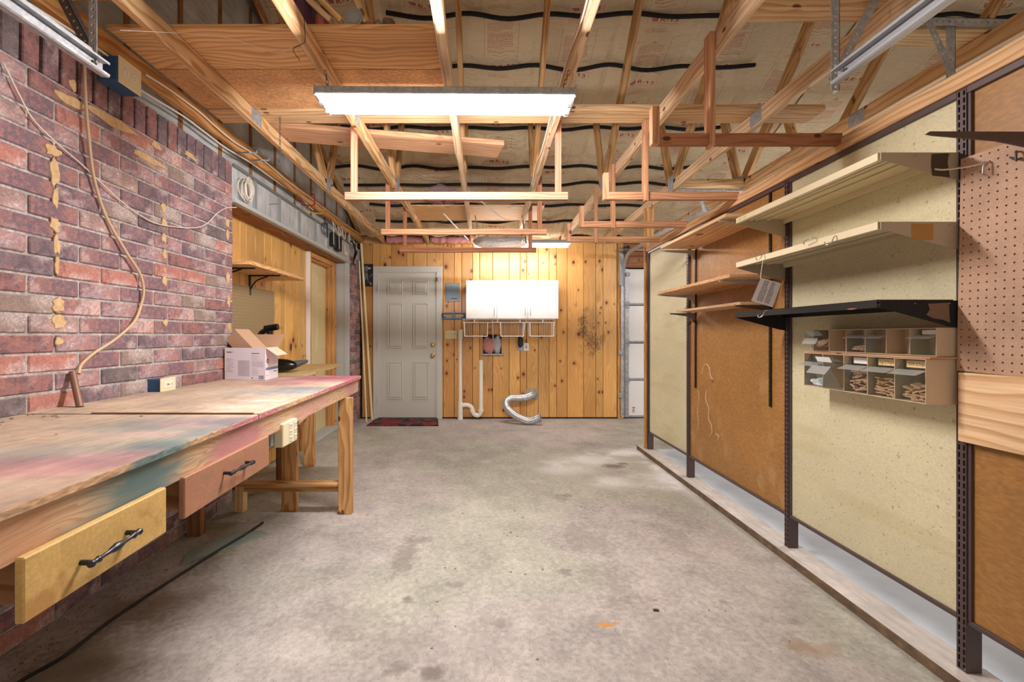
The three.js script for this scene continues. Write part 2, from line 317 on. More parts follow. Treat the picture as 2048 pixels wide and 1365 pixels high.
// insulation facing: kraft paper with its red print, 0.61 m across, one repeat 0.98 m along
const kraftFace = (rating) => { const kraftT = canvasTex(768, 1232, (g, w, h) => {
  g.fillStyle = '#d8c8a8'; g.fillRect(0, 0, w, h);
  const q = rng(77); for (let i = 0; i < 5000; i++) { g.fillStyle = q() > 0.5 ? 'rgba(255,245,220,0.05)' : 'rgba(90,70,40,0.05)'; g.fillRect(q() * w, q() * h, 4 + q() * 60, 1 + q() * 5); }
  const red = '#b0504c'; g.strokeStyle = g.fillStyle = red;
  const x0 = 222, x1 = 566; g.lineWidth = 2.5;
  g.beginPath(); g.moveTo(x0, 40); g.lineTo(x0, 760); g.lineTo(x1, 760); g.lineTo(x1, 40); g.stroke();
  g.lineWidth = 4; g.beginPath(); g.moveTo(394, 70); g.lineTo(434, 132); g.lineTo(354, 132); g.closePath(); g.stroke();
  g.beginPath(); g.moveTo(394, 88); g.quadraticCurveTo(414, 112, 400, 124); g.quadraticCurveTo(376, 120, 394, 88); g.fill();
  const line = (y, a, b, t = 7) => { let x = a; while (x < b) { const l = 8 + q() * 34; g.fillRect(x, y, Math.min(l, b - x), t); x += l + 5; } };
  for (let i = 0; i < 7; i++) line(160 + i * 25, 254, i === 6 ? 380 : 520 - q() * 30);
  g.fillRect(250, 345, 290, 4);
  for (let i = 0; i < 9; i++) line(368 + i * 25, 254, i === 8 ? 430 : 522 - q() * 30, i < 2 ? 9 : 7);
  g.fillRect(250, 610, 290, 4); line(640, 254, 540, 8); line(700, 300, 470, 6);
  line(800, 330, 450, 6); g.fillRect(280, 850, 280, 4);
  g.lineWidth = 2.5; g.beginPath(); g.moveTo(240, 980); g.lineTo(240, 852); g.stroke(); g.beginPath(); g.moveTo(580, 980); g.lineTo(580, 852); g.stroke();
  g.fillRect(272, 896, 74, 14); g.fillRect(290, 912, 56, 30); g.fillRect(300, 944, 46, 16);
  g.clearRect(300, 918, 30, 6); g.fillStyle = '#d8c8a8'; g.fillRect(300, 918, 30, 6); g.fillStyle = red;
  g.font = 'bold 92px sans-serif'; g.fillText(rating, 362, 962); g.fillRect(280, 990, 280, 4);
  for (let i = 0; i < 3; i++) line(1090 + i * 24, 260, 520 - q() * 60, 6);
});
kraftT.wrapS = kraftT.wrapT = THREE.RepeatWrapping; kraftT.repeat.set(1 / 0.61, 1 / 0.62); return kraftT; };
const wrinkleT = tex(512, 512, (u, v) => { const a = fbm(u * 6, v * 6, 801, 4, 6, 6), r = 1 - Math.abs(fbm(u * 9, v * 3, 805, 3, 9, 3) * 2 - 1), r2 = 1 - Math.abs(fbm(u * 4, v * 12, 809, 3, 4, 12) * 2 - 1); return 255 * clamp(a * 0.5 + r * r * 0.3 + r2 * r2 * 0.3); }, { srgb: false });
wrinkleT.repeat.set(1 / 0.6, 1 / 0.6);
M.kraft19 = mat({ map: kraftFace('R-19'), bumpMap: wrinkleT, bumpScale: 0.02, roughness: 0.85 });
M.kraft = mat({ map: kraftFace('R-13'), bumpMap: wrinkleT, bumpScale: 0.02, roughness: 0.85 });
M.pink = mat({ roughness: 1, map: sized(tex(192, 192, (u, v) => { const a = fbm(u * 20, v * 20, 811, 4, 20, 20); return mix3([226, 168, 164], [176, 112, 112], a); }), 0.2, 0.2) });
M.foil = mat({ color: 0xd8dade, metalness: 0.9, roughness: 0.3, bumpMap: again(wrinkleT, 0.12, 0.12), bumpScale: 0.01 });

// knotty pine boarding, the whole wall on one sheet so that every board differs
const EDGE = [724, 744.7, 759.8, 782.6, 812.5, 825.9, 853.7, 886.4, 908.6, 923.3, 945.5, 959.5, 985.6, 1018.3, 1040.4, 1053.5, 1076.3, 1098.1, 1113.2, 1134.3, 1167.1, 1191.7, 1206.4, 1234];
const BACK = 6.517, pxm = FOCAL / BACK, boardX = EDGE.map((x) => (x - VX) / pxm);
function pineTex(w, h, x0, x1, y0, y1, edges, knotsAt, seed, tones, mould) {
  const q = rng(seed), tone = edges.map(() => q()), hue = edges.map(() => q()), kn = knotsAt.slice();
  for (let i = 0; i < edges.length - 1; i++) { const n = 2 + Math.floor(q() * 4); for (let k = 0; k < n; k++) kn.push([mix(edges[i] + 0.015, edges[i + 1] - 0.015, q()), mix(y0, y1, q()), 0.007 + q() * q() * 0.016]); }
  const byBoard = edges.map((e, i) => kn.filter((k) => k[0] >= e && k[0] < (edges[i + 1] ?? 1e9)));
  return tex(w, h, (u, v) => {
    const x = mix(x0, x1, u), y = mix(y0, y1, v); let b = 0; while (b < edges.length - 2 && x >= edges[b + 1]) b++;
    let bend = 0, dark = 0, halo = 0;
    for (const k of byBoard[b]) { const dx = x - k[0], dy = y - k[1]; if (Math.abs(dy) > 0.25) continue; const e = Math.hypot(dx, dy * 0.72) / k[2]; bend += Math.exp(-e * e * 0.06) * Math.sign(dx || 1) * 0.9; dark += sstep(1.1, 0.7, e); halo += Math.exp(-e * e * 0.28); }
    const r = x * 34 + tone[b] * 40 + fbm(x * 8 + b * 9, y * 1.2, seed + 1, 3) * 7 + bend, f = r - Math.floor(r), late = sstep(0.3, 0.85, f) * sstep(1, 0.9, f);
    const fine = fbm(x * 300, y * 9, seed + 3, 2) - 0.5, cloud = fbm(x * 3 + b * 7, y * 1.6, seed + 5, 3) - 0.5;
    let c = mix3(mix3(tones[0], tones[1], hue[b]), tones[2], late * 0.4); const k = 0.94 + tone[b] * 0.12 + fine * 0.12 + cloud * 0.2; c = [c[0] * k, c[1] * k, c[2] * k];
    c = mix3(c, [150, 84, 40], clamp(halo * 0.55)); c = mix3(c, [72, 36, 20], clamp(dark) * 0.85);
    if (mould) { const m = mould(x, y); if (m > 0) c = mix3(c, [86, 62, 40], m); }
    return c;
  }, { wrap: THREE.ClampToEdgeWrapping });
}
const wallKnots = [[1185, 650, 0], [798, 505, 14], [806, 510, 12], [770, 530, 14], [780, 515, 8], [892, 534, 16], [1046, 541, 14], [1111, 514, 14], [1147, 525, 12], [1205, 540, 12], [1171, 524, 10], [895, 690, 10], [893, 747, 12], [894, 722, 8], [984, 780, 10], [1047, 749, 13], [1036, 756, 9], [1148, 727, 11], [1122, 621, 9], [1127, 665, 8], [1213, 606, 11], [1217, 665, 9], [1198, 785, 9], [1205, 785, 9], [1110, 772, 8], [960, 762, 8], [1053, 683, 9], [908, 710, 8]].filter((k) => k[2]).map(([x, y, r]) => [(x - VX) / pxm, EYE - (y - VY) / pxm, r * 0.0014]);
const mouldSpots = [[1173, 622, .05, .06, .5], [1166, 642, .07, .1, .8], [1168, 662, .07, .1, .85], [1180, 675, .1, .1, .7], [1188, 690, .11, .1, .8], [1184, 708, .05, .06, .6], [1205, 678, .05, .08, .45], [1185, 640, .12, .2, .35], [1195, 595, .05, .06, .3], [1152, 610, .03, .04, .3]].map(([x, y, rx, ry, a]) => [(x - VX) / pxm, EYE - (y - VY) / pxm, rx, ry, a]);
M.pine = mat({ roughness: 0.38, map: pineTex(1536, 1024, boardX[0], boardX[boardX.length - 1], 0, 2.5, boardX, wallKnots, 901, [[224, 176, 106], [208, 154, 86], [188, 126, 64]], (x, y) => {
  let m = 0; for (const s of mouldSpots) { const e = Math.hypot((x - s[0]) / s[2], (y - s[1]) / s[3]); if (e < 1.6) { const n = fbm(x * 55, y * 40, 931, 3), n2 = noise(x * 160, y * 120, 937); m = Math.max(m, s[4] * sstep(1.25, 0.35, e + (n - 0.5) * 1.6) * clamp(n2 * 1.6 - 0.15)); } } return m;
}) });
const alcoveEdges = []; for (let d = 3.1, q = rng(5); d < 5.08; d += 0.09 + q() * 0.1) alcoveEdges.push(d); alcoveEdges.push(5.06);
M.pineAlcove = mat({ roughness: 0.42, map: pineTex(768, 768, 3.1, 5.06, 0, 2.2, alcoveEdges, [[4.66, 1.05, 0.03], [4.72, 1.12, 0.02], [4.2, 1.28, 0.02]], 951, [[232, 188, 112], [220, 172, 96], [196, 140, 70]], null) });

// gondola panels
M.cream = mat({ roughness: 0.62, map: sized(tex(768, 768, (u, v) => {
  const a = fbm(u * 4, v * 3, 1001, 4, 4, 3), f = noise(u * 260, v * 200, 1003, 260, 200), sp = fbm(u * 110, v * 90, 1005, 2, 110, 90), st = fbm(u * 12, v * 2, 1007, 3, 12, 2);
  let k = 0.95 + (a - 0.5) * 0.12 + (f - 0.5) * 0.07; let c = [224 * k, 217 * k, 180 * k];
  c = mix3(c, [158, 140, 96], sstep(0.78, 0.88, sp) * 0.6); return mix3(c, [188, 174, 124], sstep(0.6, 0.85, st) * 0.3);
}), 1.0, 1.2) });
M.masonite = mat({ roughness: 0.5, map: sized(tex(512, 512, (u, v) => {
  const a = fbm(u * 4, v * 3, 1021, 4, 4, 3), f = fbm(u * 140, v * 60, 1023, 2, 140, 60), st = fbm(u * 6, v * 10, 1027, 3, 6, 10);
  const k = 0.9 + (a - 0.5) * 0.16 + (f - 0.5) * 0.2; const c = [180 * k, 130 * k, 70 * k]; return mix3(c, [196, 160, 122], sstep(0.62, 0.85, st) * 0.4);
}), 1.0, 1.0) });
M.peg = mat({ roughness: 0.7, map: sized(tex(384, 384, (u, v) => { const a = fbm(u * 5, v * 5, 1041, 4, 5, 5), f = noise(u * 190, v * 190, 1043, 190, 190); const k = 0.9 + (a - 0.5) * 0.16 + (f - 0.5) * 0.1; return [206 * k, 168 * k, 140 * k]; }), 0.5, 0.5) });
M.pegGrey = mat({ color: 0xa08c68, roughness: 0.75 });
M.shelfCream = mat({ color: 0xddd0ae, roughness: 0.42 });
M.shelfGrey = mat({ color: 0xb2a48e, roughness: 0.5 });
M.binTan = mat({ color: 0xccb89c, roughness: 0.5 });
// ---------------------------------------------------------------- the shell
const PITCH = 0.4, roofY = (d) => (d > 2.82 ? 2.45 + (BACK - d) * PITCH : 2.45 + (BACK - 2.82) * PITCH - (2.82 - d) * PITCH);
const LX = -1.76, AX = -1.955;                                     // faces of the brick wall and of the boarded alcove
function quadUV(g, f) { const p = g.attributes.position, uv = new Float32Array(p.count * 2); for (let i = 0; i < p.count; i++) { const t = f(p.getX(i), p.getY(i), p.getZ(i)); uv[i * 2] = t[0]; uv[i * 2 + 1] = t[1]; } g.setAttribute('uv', new THREE.BufferAttribute(uv, 2)); return g; }
struct('floor', 'grey stained concrete slab of the work bay', quadUV(mergeGeometries([dbox(-2.2, 1.7, -0.12, 0, -1.1, 6.75, 0.001), dbox(1.7, 5.2, -0.12, 0, 4.78, 6.75, 0.001)]), (x, y, z) => [(x - FLOOR.x0) / (FLOOR.x1 - FLOOR.x0), (-z - FLOOR.d0) / (FLOOR.d1 - FLOOR.d0)]), M.floor);
struct('floor_bay', 'blue grey slab behind the partition', dbox(1.7, 5.2, -0.12, 0.0, -1.1, 4.78, 0.001), M.bayFloor);  // coloured bluer and lighter than the work bay slab

// left brick wall, brick by brick
const wallL = thing('wall_left', 'mauve and red brick wall above the workbench', null, null, 'structure');
part('mortar', dbox(-1.93, LX - 0.007, 0, 2.212, -0.9, 3.235, 0.001), M.mortar, wallL);
part('mortar', dbox(-1.93, LX - 0.03, 2.212, 2.365, -0.9, 3.235, 0.001), M.mortar, wallL);
const courseY = []; for (let i = 0; i <= 15; i++) courseY.push(1.175 * i / 15); for (let i = 1; i <= 6; i++) courseY.push(1.175 + 0.4615 * i / 6); for (let i = 1; i <= 7; i++) courseY.push(1.6365 + 0.571 * i / 7);
const BL = 0.2268, brickGeo = new Map();
function brickShape(l, h, turn) {
  const key = Math.round(l * 500) + '_' + Math.round(h * 1000) + turn + Math.floor(R() * 3);
  if (!brickGeo.has(key)) {
    const g = chamfer(0.05, h, l, 0.004, turn ? 1 : 2), du = R() * 0.4, dv = R() * 0.3;
    const p = g.attributes.position; for (let i = 0; i < p.count; i++) { const y = p.getY(i), z = p.getZ(i); p.setXYZ(i, p.getX(i) + (noise(y * 40 + 9, z * 22, brickGeo.size) - 0.5) * 0.003, y + (noise(z * 30, y * 9, brickGeo.size + 5) - 0.5) * 0.003, z); }
    g.computeVertexNormals();
    quadUV(g, (x, y, z) => (turn ? [(y / 0.2 + 0.5) * 0.62 + du, (z / 0.08 + 0.5) * 0.7 + dv] : [(z / BL + 0.5) * 0.62 + du, (y / 0.078 + 0.5) * 0.7 + dv]));
    brickGeo.set(key, g);
  }
  return brickGeo.get(key);
}
const bq = rng(303), pickBrick = () => { const t = bq(); return M.bricks[t < 0.2 ? 0 : t < 0.36 ? 1 : t < 0.46 ? 2 : t < 0.56 ? 3 : t < 0.64 ? 4 : t < 0.76 ? 5 : t < 0.88 ? 6 : t < 0.9 ? 7 : t < 0.97 ? 9 : 8]; };
function brickRun(parent, d0, d1, rows, phase, x, extra) {
  for (let r = 0; r < rows.length - 1; r++) {
    const y0 = rows[r] + 0.0055, y1 = rows[r + 1] - 0.0055;
    let d = phase + (((r + 1) % 2) * BL) / 2; while (d > d0) d -= BL; 
    for (; d < d1; d += BL) {
      const a = Math.max(d, d0) + 0.0055, b = Math.min(d + BL, d1) - 0.0055; if (b - a < 0.025) continue;
      const g = brickShape(b - a, y1 - y0, 0), m = pickBrick(), px = x - 0.025 + (bq() - 0.5) * 0.003, py = (y0 + y1) / 2, pz = -(a + b) / 2;
      if (extra && b < 1.3) { extra.push(g.clone().translate(px, py, pz)); continue; }
      const e = new THREE.Mesh(g, m); e.name = 'brick'; e.position.set(px, py, pz); parent.add(e);
    }
  }
}
const nearBricks = [];
brickRun(wallL, -0.85, 3.235, courseY, 1.787, LX, nearBricks);
part('brickwork', nearBricks, M.bricks[0], wallL).userData.kind = 'stuff';
for (let d = 0.05, k = 0; d < 3.2; d += 0.0815, k++) {                   // the upright course; darker brick picks carry true tone plus some shade as colour
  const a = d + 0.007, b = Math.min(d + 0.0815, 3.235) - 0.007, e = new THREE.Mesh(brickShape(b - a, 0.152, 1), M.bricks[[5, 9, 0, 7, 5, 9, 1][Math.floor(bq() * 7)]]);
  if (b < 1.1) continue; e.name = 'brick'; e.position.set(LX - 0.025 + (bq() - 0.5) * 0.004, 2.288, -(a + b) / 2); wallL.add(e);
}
function blob(w, h, seed, n = 14) { const q = rng(seed), pts = []; for (let i = 0; i < n; i++) { const a = i / n * Math.PI * 2, r = 0.62 + q() * 0.5; pts.push([Math.cos(a) * w / 2 * r, Math.sin(a) * h / 2 * r]); } return pts; }
function glue(px, py, w, h, seed) { const p = onX(px, py, LX), d = -p.z / FOCAL; const g = boxUV(extrude(blob(w * d * 1.6, h * d, seed), 0.004, 0.0015), 1).rotateY(Math.PI / 2); g.translate(p.x - 0.001, p.y, p.z); part('adhesive_smear', g, M.glue, wallL, 'dried tan adhesive smear on the bricks'); }
[[105, 302, 26, 26], [108, 345, 14, 60], [110, 395, 9, 46], [108, 448, 16, 34], [112, 490, 10, 46], [113, 530, 7, 40], [115, 610, 18, 34], [117, 645, 22, 36], [117, 683, 12, 20], [326, 415, 10, 22], [328, 445, 10, 22], [328, 475, 10, 22], [329, 508, 9, 20], [329, 540, 5, 10], [329, 562, 9, 22], [330, 646, 10, 16], [455, 447, 8, 20], [455, 470, 7, 24], [456, 555, 8, 22], [457, 602, 7, 30], [458, 655, 8, 20], [138, 200, 50, 22], [230, 245, 80, 26], [312, 292, 18, 18], [300, 320, 60, 14], [145, 170, 12, 26], [380, 312, 30, 12]].forEach(([x, y, w, h], i) => glue(x, y, w, h, 40 + i));

// header, steel jamb and brick pier round the alcove
const head = thing('wall_left_header', 'grey painted header box with battens over the alcove', null, null, 'structure');
part('face', dbox(-1.96, -1.766, 2.1, 2.362, 3.237, 5.996, 0.003), M.grayBoard, head);
part('soffit', dbox(-1.955, -1.79, 2.092, 2.0978, 3.237, 5.94, 0.001), M.darkWood, head);
part('ledge', dbox(-1.96, -1.742, 2.098, 2.128, 3.237, 5.996, 0.003), M.greyPaint, head);
part('cap', dbox(-1.8, -1.748, 2.345, 2.368, 3.237, 5.996, 0.003), mat({ color: 0x7a807e, roughness: 0.6 }), head);
for (const x of [508, 557, 597, 629, 655, 674]) { const d = FOCAL * 1.766 / (VX - x); part('batten', dbox(-1.77, -1.752, 2.128, 2.345, d - 0.02, d + 0.02, 0.002), mat({ color: 0x949a9c, roughness: 0.6 }), head); }
const jamb = thing('wall_left_jamb', 'grey painted steel jamb post beside the brick pier', null, null, 'structure');
part('post', dbox(-2.1, -1.757, 0, 2.098, 5.95, 5.996, 0.004), M.greyPaint, jamb);
part('stop', dbox(-1.81, -1.75, 0, 2.098, 5.935, 5.95, 0.002), M.greyPaint, jamb);
const pier = thing('wall_left_pier', 'narrow brick pier next to the grey steel door', null, null, 'structure');
part('mortar', dbox(-2.0, LX - 0.007, 0, 2.365, 5.998, 6.515, 0.001), M.mortar, pier);
brickRun(pier, 6.0, 6.515, courseY, 6.02, LX, null);

// boarded alcove
const alc = thing('wall_left_alcove', 'knotty pine boarding in the alcove', null, null, 'structure');
part('backing', dbox(-2.12, AX - 0.016, 0, 2.1, 3.1, 5.06, 0.001), M.blackMatte, alc);
for (let i = 0; i < alcoveEdges.length - 1; i++) {
  const a = alcoveEdges[i], b = alcoveEdges[i + 1]; if (b - a < 0.03) continue;
  part('board', quadUV(dbox(AX - 0.016, AX, 0.01, 2.097, a + 0.004, b - 0.004, 0.006), (x, y, z) => [(-z - 3.1) / 1.96, y / 2.2]), M.pineAlcove, alc);
}
// gable above the left wall
const gab = thing('wall_left_gable', 'grey sheathing of the gable between brown studs', null, null, 'structure');
{ const s = [[-0.95, 2.365], [6.6, 2.365], [6.6, 2.62], [2.82, 4.15], [-0.95, 2.62]]; part('sheathing', boxUV(extrude(s, 0.03), 1).rotateY(Math.PI / 2).translate(-1.84, 0, 0), M.grayBoard, gab); }
for (let d = 0.29; d < 6.5; d += 0.41) part('stud', dbox(-1.82, -1.803, 2.366, roofY(d) + 0.05, d - 0.019, d + 0.019, 0.002), M.darkWood, gab);
part('bottom_chord', dbox(-1.74, -1.702, 2.445, 2.535, -0.9, 6.5, 0.003), M.plate, gab);
part('top_chord', [beam(V(-1.72, roofY(6.5) + 0.045, -6.5), V(-1.72, roofY(2.82) + 0.045, -2.82), 0.038, 0.089), beam(V(-1.72, roofY(2.82) + 0.045, -2.82), V(-1.72, roofY(-0.9) + 0.045, 0.9), 0.038, 0.089)], M.plate, gab);

// back wall: pine boards one by one
const wb = thing('wall_back', 'knotty pine board wall with dark mould patch', null, null, 'structure');
part('backing', [dbox(-2.1, 1.84, 0, 2.75, BACK + 0.018, BACK + 0.16, 0.001), dbox(1.84, 5.2, 2.12, 2.75, BACK + 0.06, BACK + 0.16, 0.001), dbox(4.75, 5.2, 0, 2.2, BACK + 0.06, BACK + 0.16, 0.001)], M.blackMatte, wb);
for (let i = 0; i < boardX.length - 1; i++) part('board', quadUV(dbox(boardX[i] + 0.0024, boardX[i + 1] - 0.0024, 0.02, 2.459, BACK, BACK + 0.018, 0.0035), (x, y) => [(x - boardX[0]) / (boardX[boardX.length - 1] - boardX[0]), y / 2.5]), M.pine, wb);
part('top_plate', dbox(-2.1, 5.2, 2.459, 2.56, BACK - 0.02, BACK + 0.1, 0.003), M.chord2, wb);
part('door_header', [dbox(1.85, 5.0, 2.12, 2.28, BACK - 0.0, BACK + 0.05, 0.003), dbox(1.85, 5.0, 2.285, 2.45, BACK - 0.0, BACK + 0.05, 0.003)], M.rackRed, wb);
part('door_post', dbox(1.843, 1.93, 0, 2.455, BACK - 0.012, BACK + 0.05, 0.003), M.leg, wb);

struct('wall_right', 'plain pale wall of the second bay', dbox(5.0, 5.2, 0, 4.2, -1.1, 6.75, 0.001), mat({ color: 0xe6e4dc }));
struct('wall_front', 'pale front wall with the closed doors', box(-2.1, 5.2, 0, 4.2, 0.95, 1.1, 0.001), mat({ color: 0xf2f2ee }));
struct('ceiling', 'roof sheathing above the trusses', [beam(V(1.5, roofY(6.7) + 0.15, -6.7), V(1.5, roofY(2.82) + 0.15, -2.82), 7.4, 0.02), beam(V(1.5, roofY(2.82) + 0.15, -2.82), V(1.5, roofY(-1.1) + 0.15, 1.1), 7.4, 0.02)], M.darkWood);

// ---------------------------------------------------------------- doors
const PX = (x) => (x - VX) / pxm, PY = (y) => EYE - (y - VY) / pxm;     // pixels on the back wall
{
  const d1 = thing('door_1', 'grey six panel steel door with brass knob and deadbolt', null, null, 'structure');
  const grey = mat({ color: 0xc6c6be, roughness: 0.5 }), trim = mat({ color: 0xcacac6, roughness: 0.5 }), x0 = PX(757), x1 = PX(875), yb = 0.02, yt = PY(543.7), dz = BACK - 0.006;
  part('casing', [dbox(PX(747), x0, 0, PY(533.5), BACK - 0.03, BACK, 0.004), dbox(x1, PX(884.5), 0, PY(533.5), BACK - 0.03, BACK, 0.004), dbox(x0, x1, yt, PY(533.5), BACK - 0.03, BACK, 0.004)], trim, d1);
  part('door_stop', [dbox(x0 - 0.002, x0 + 0.008, 0, yt, BACK - 0.03, BACK - 0.01, 0.002), dbox(x1 - 0.012, x1 + 0.002, 0, yt, BACK - 0.03, BACK - 0.01, 0.002), dbox(x0, x1, yt - 0.012, yt + 0.002, BACK - 0.03, BACK - 0.01, 0.002)], trim, d1);
  const leaf = part('leaf', dbox(x0 + 0.004, x1 - 0.004, yb, yt - 0.006, dz - 0.006, dz + 0.005, 0.002), grey, d1);
  for (const [a, b] of [[775, 806], [826, 857]]) for (const [t, u] of [[563, 590], [606.5, 697.5], [724, 799.5]]) {
    const q0 = PX(a), q1 = PX(b), r0 = PY(u), r1 = PY(t), f = dz - 0.006, w = 0.022;
    const bev = (p) => fromTris(p, 1);
    const ring = []; const o = [[q0, r0], [q1, r0], [q1, r1], [q0, r1]], mid = [[q0 + w * .45, r0 + w * .45], [q1 - w * .45, r0 + w * .45], [q1 - w * .45, r1 - w * .45], [q0 + w * .45, r1 - w * .45]], inn = [[q0 + w, r0 + w], [q1 - w, r0 + w], [q1 - w, r1 - w], [q0 + w, r1 - w]], inn2 = [[q0 + w * 1.7, r0 + w * 1.7], [q1 - w * 1.7, r0 + w * 1.7], [q1 - w * 1.7, r1 - w * 1.7], [q0 + w * 1.7, r1 - w * 1.7]];
    const lay = [[o, 0], [mid, 0.011], [inn, 0.0015], [inn2, 0.012]];
    for (let l = 0; l < 3; l++) for (let k = 0; k < 4; k++) { const A = lay[l][0][k], B = lay[l][0][(k + 1) % 4], C = lay[l + 1][0][(k + 1) % 4], D = lay[l + 1][0][k], za = -f + lay[l][1], zb = -f + lay[l + 1][1]; ring.push(...A, za, ...B, za, ...C, zb, ...A, za, ...C, zb, ...D, zb); }
    const zc = -f + 0.012, I = inn2; ring.push(...I[0], zc, ...I[1], zc, ...I[2], zc, ...I[0], zc, ...I[2], zc, ...I[3], zc);
    part('panel', bev(ring), grey, leaf);
  }
  const kx = PX(865.5), ky = PY(711.5), knob = lathe([[0, 0], [0.03, 0], [0.032, 0.006], [0.016, 0.01], [0.013, 0.03], [0.026, 0.04], [0.03, 0.052], [0.024, 0.064], [0, 0.068]]).rotateX(Math.PI / 2).translate(kx, ky, -dz + 0.006);
  part('knob', knob, M.brass, leaf); part('deadbolt', lathe([[0, 0], [0.031, 0], [0.031, 0.01], [0.024, 0.016], [0.024, 0.022], [0, 0.024]]).rotateX(Math.PI / 2).translate(kx, PY(690.5), -dz + 0.006), M.brass, leaf);
  part('thumb_turn', box(kx - 0.004, kx + 0.004, PY(690.5) - 0.014, PY(690.5) + 0.014, -dz + 0.028, -dz + 0.044, 0.001), M.brass, leaf);
  for (const y of [576, 690, 804]) part('hinge', [dbox(x0 - 0.01, x0 + 0.012, PY(y) - 0.05, PY(y) + 0.05, BACK - 0.036, BACK - 0.024, 0.002), cyl(V(x0 + 0.002, PY(y) - 0.052, -BACK + 0.038), V(x0 + 0.002, PY(y) + 0.052, -BACK + 0.038), 0.006)], trim, d1);
  part('latch_plate', dbox(x1 - 0.012, x1 + 0.004, PY(564), PY(556), BACK - 0.034, BACK - 0.028, 0.001), M.steelDark, d1);
  part('threshold', dbox(x0, x1, 0, 0.02, BACK - 0.06, BACK, 0.004), M.steelDark, d1);
}
{
  const d2 = thing('door_2', 'cream panelled door in the alcove with thick pine frame', null, null, 'structure');
  const cream = mat({ color: 0xe6d6a6, roughness: 0.55 }), fx = -1.914, frame = lumber(0xf0c890, { b: true });
  part('frame', [dbox(-2.12, fx, 0, 2.09, 5.062, 5.1, 0.003), dbox(-2.12, fx, 0, 2.09, 5.86, 5.945, 0.003), dbox(-2.12, fx, 2.035, 2.09, 5.1, 5.86, 0.003)], frame, d2);
  part('edge_strip', dbox(-1.96, fx + 0.003, 0.02, 2.09, 5.05, 5.062, 0.002), M.paper, d2, 'white painted edge strip');
  part('stop', [dbox(-1.99, -1.955, 0, 2.03, 5.84, 5.86, 0.002), dbox(-1.99, -1.955, 2.015, 2.035, 5.1, 5.86, 0.002)], frame, d2);
  const leaf = part('leaf', dbox(-2.05, -2.016, 0.02, 2.033, 5.102, 5.858, 0.002), cream, d2);
  for (const [a, b] of [[5.18, 5.45], [5.51, 5.78]]) for (const [u, t] of [[0.22, 0.82], [0.98, 1.58], [1.7, 1.9]]) part('panel', [dbox(-2.018, -2.012, u, t, a, b, 0.005), dbox(-2.018, -2.008, u + 0.03, t - 0.03, a + 0.03, b - 0.03, 0.008)], cream, leaf);
  part('sill', dbox(-2.05, -1.84, 0, 0.03, 5.05, 5.94, 0.004), M.greyPaint, d2);
}
{
  const d3 = thing('door_3', 'white sectional garage door with galvanised hinge stile', null, null, 'structure');
  const white = mat({ color: 0xf0f1f2, roughness: 0.5 }), lines = [2.109, 1.594, 1.061, 0.536, 0.012], X0 = 1.955, X1 = 4.74, D = BACK + 0.03;
  for (let i = 0; i < 4; i++) {
    const s = part('section', dbox(X0, X1, lines[i + 1] + 0.006, lines[i] - 0.006, D, D + 0.045, 0.006), white, d3);
    part('stile', dbox(X0, X0 + 0.055, lines[i + 1] + 0.004, lines[i] - 0.004, D - 0.006, D, 0.001), M.galv, s);
    part('rail', dbox(X0 + 0.055, X1, lines[i + 1] + 0.004, lines[i + 1] + 0.03, D - 0.004, D, 0.001), M.galvDull, s);
    for (let k = 0; k < 4; k++) part('bolt', cyl(V(X0 + 0.02, lines[i] - 0.08 - k * 0.11, -D + 0.004), V(X0 + 0.02, lines[i] - 0.08 - k * 0.11, -D + 0.014), 0.007, 0.007, 6), M.screw, s);
    if (i < 3) part('hinge', [dbox(X0 - 0.004, X0 + 0.06, lines[i + 1] - 0.045, lines[i + 1] + 0.045, D - 0.02, D - 0.006, 0.002), cyl(V(X0 - 0.035, lines[i + 1], -D + 0.03), V(X0 + 0.05, lines[i + 1], -D + 0.03), 0.008)], M.galvDull, s);
  }
  part('hinge', [dbox(X0, X0 + 0.06, 2.0, 2.05, D - 0.04, D - 0.006, 0.003)], M.galvDull, d3);
  part('roller', [cyl(V(X0 - 0.055, 2.02, -D + 0.04), V(X0 - 0.03, 2.02, -D + 0.04), 0.024)], M.galvDull, d3);
  part('warning_label', dbox(X0 + 0.1, X0 + 0.145, 0.07, 0.16, D - 0.0012, D, 0.0003), mat({ map: canvasTex(64, 96, (g) => { g.fillStyle = '#f2efe6'; g.fillRect(0, 0, 64, 96); g.fillStyle = '#c8743c'; g.fillRect(2, 2, 60, 18); g.fillStyle = '#555'; for (let i = 0; i < 6; i++) g.fillRect(8, 30 + i * 10, 44, 4); g.fillStyle = '#b33'; g.fillRect(22, 46, 18, 18); }) }), d3);
  { const m = d3.children[d3.children.length - 1]; quadUV(m.geometry, (x, y) => [(x - X0 - 0.1) / 0.045, (y - 0.07) / 0.09]); }
}
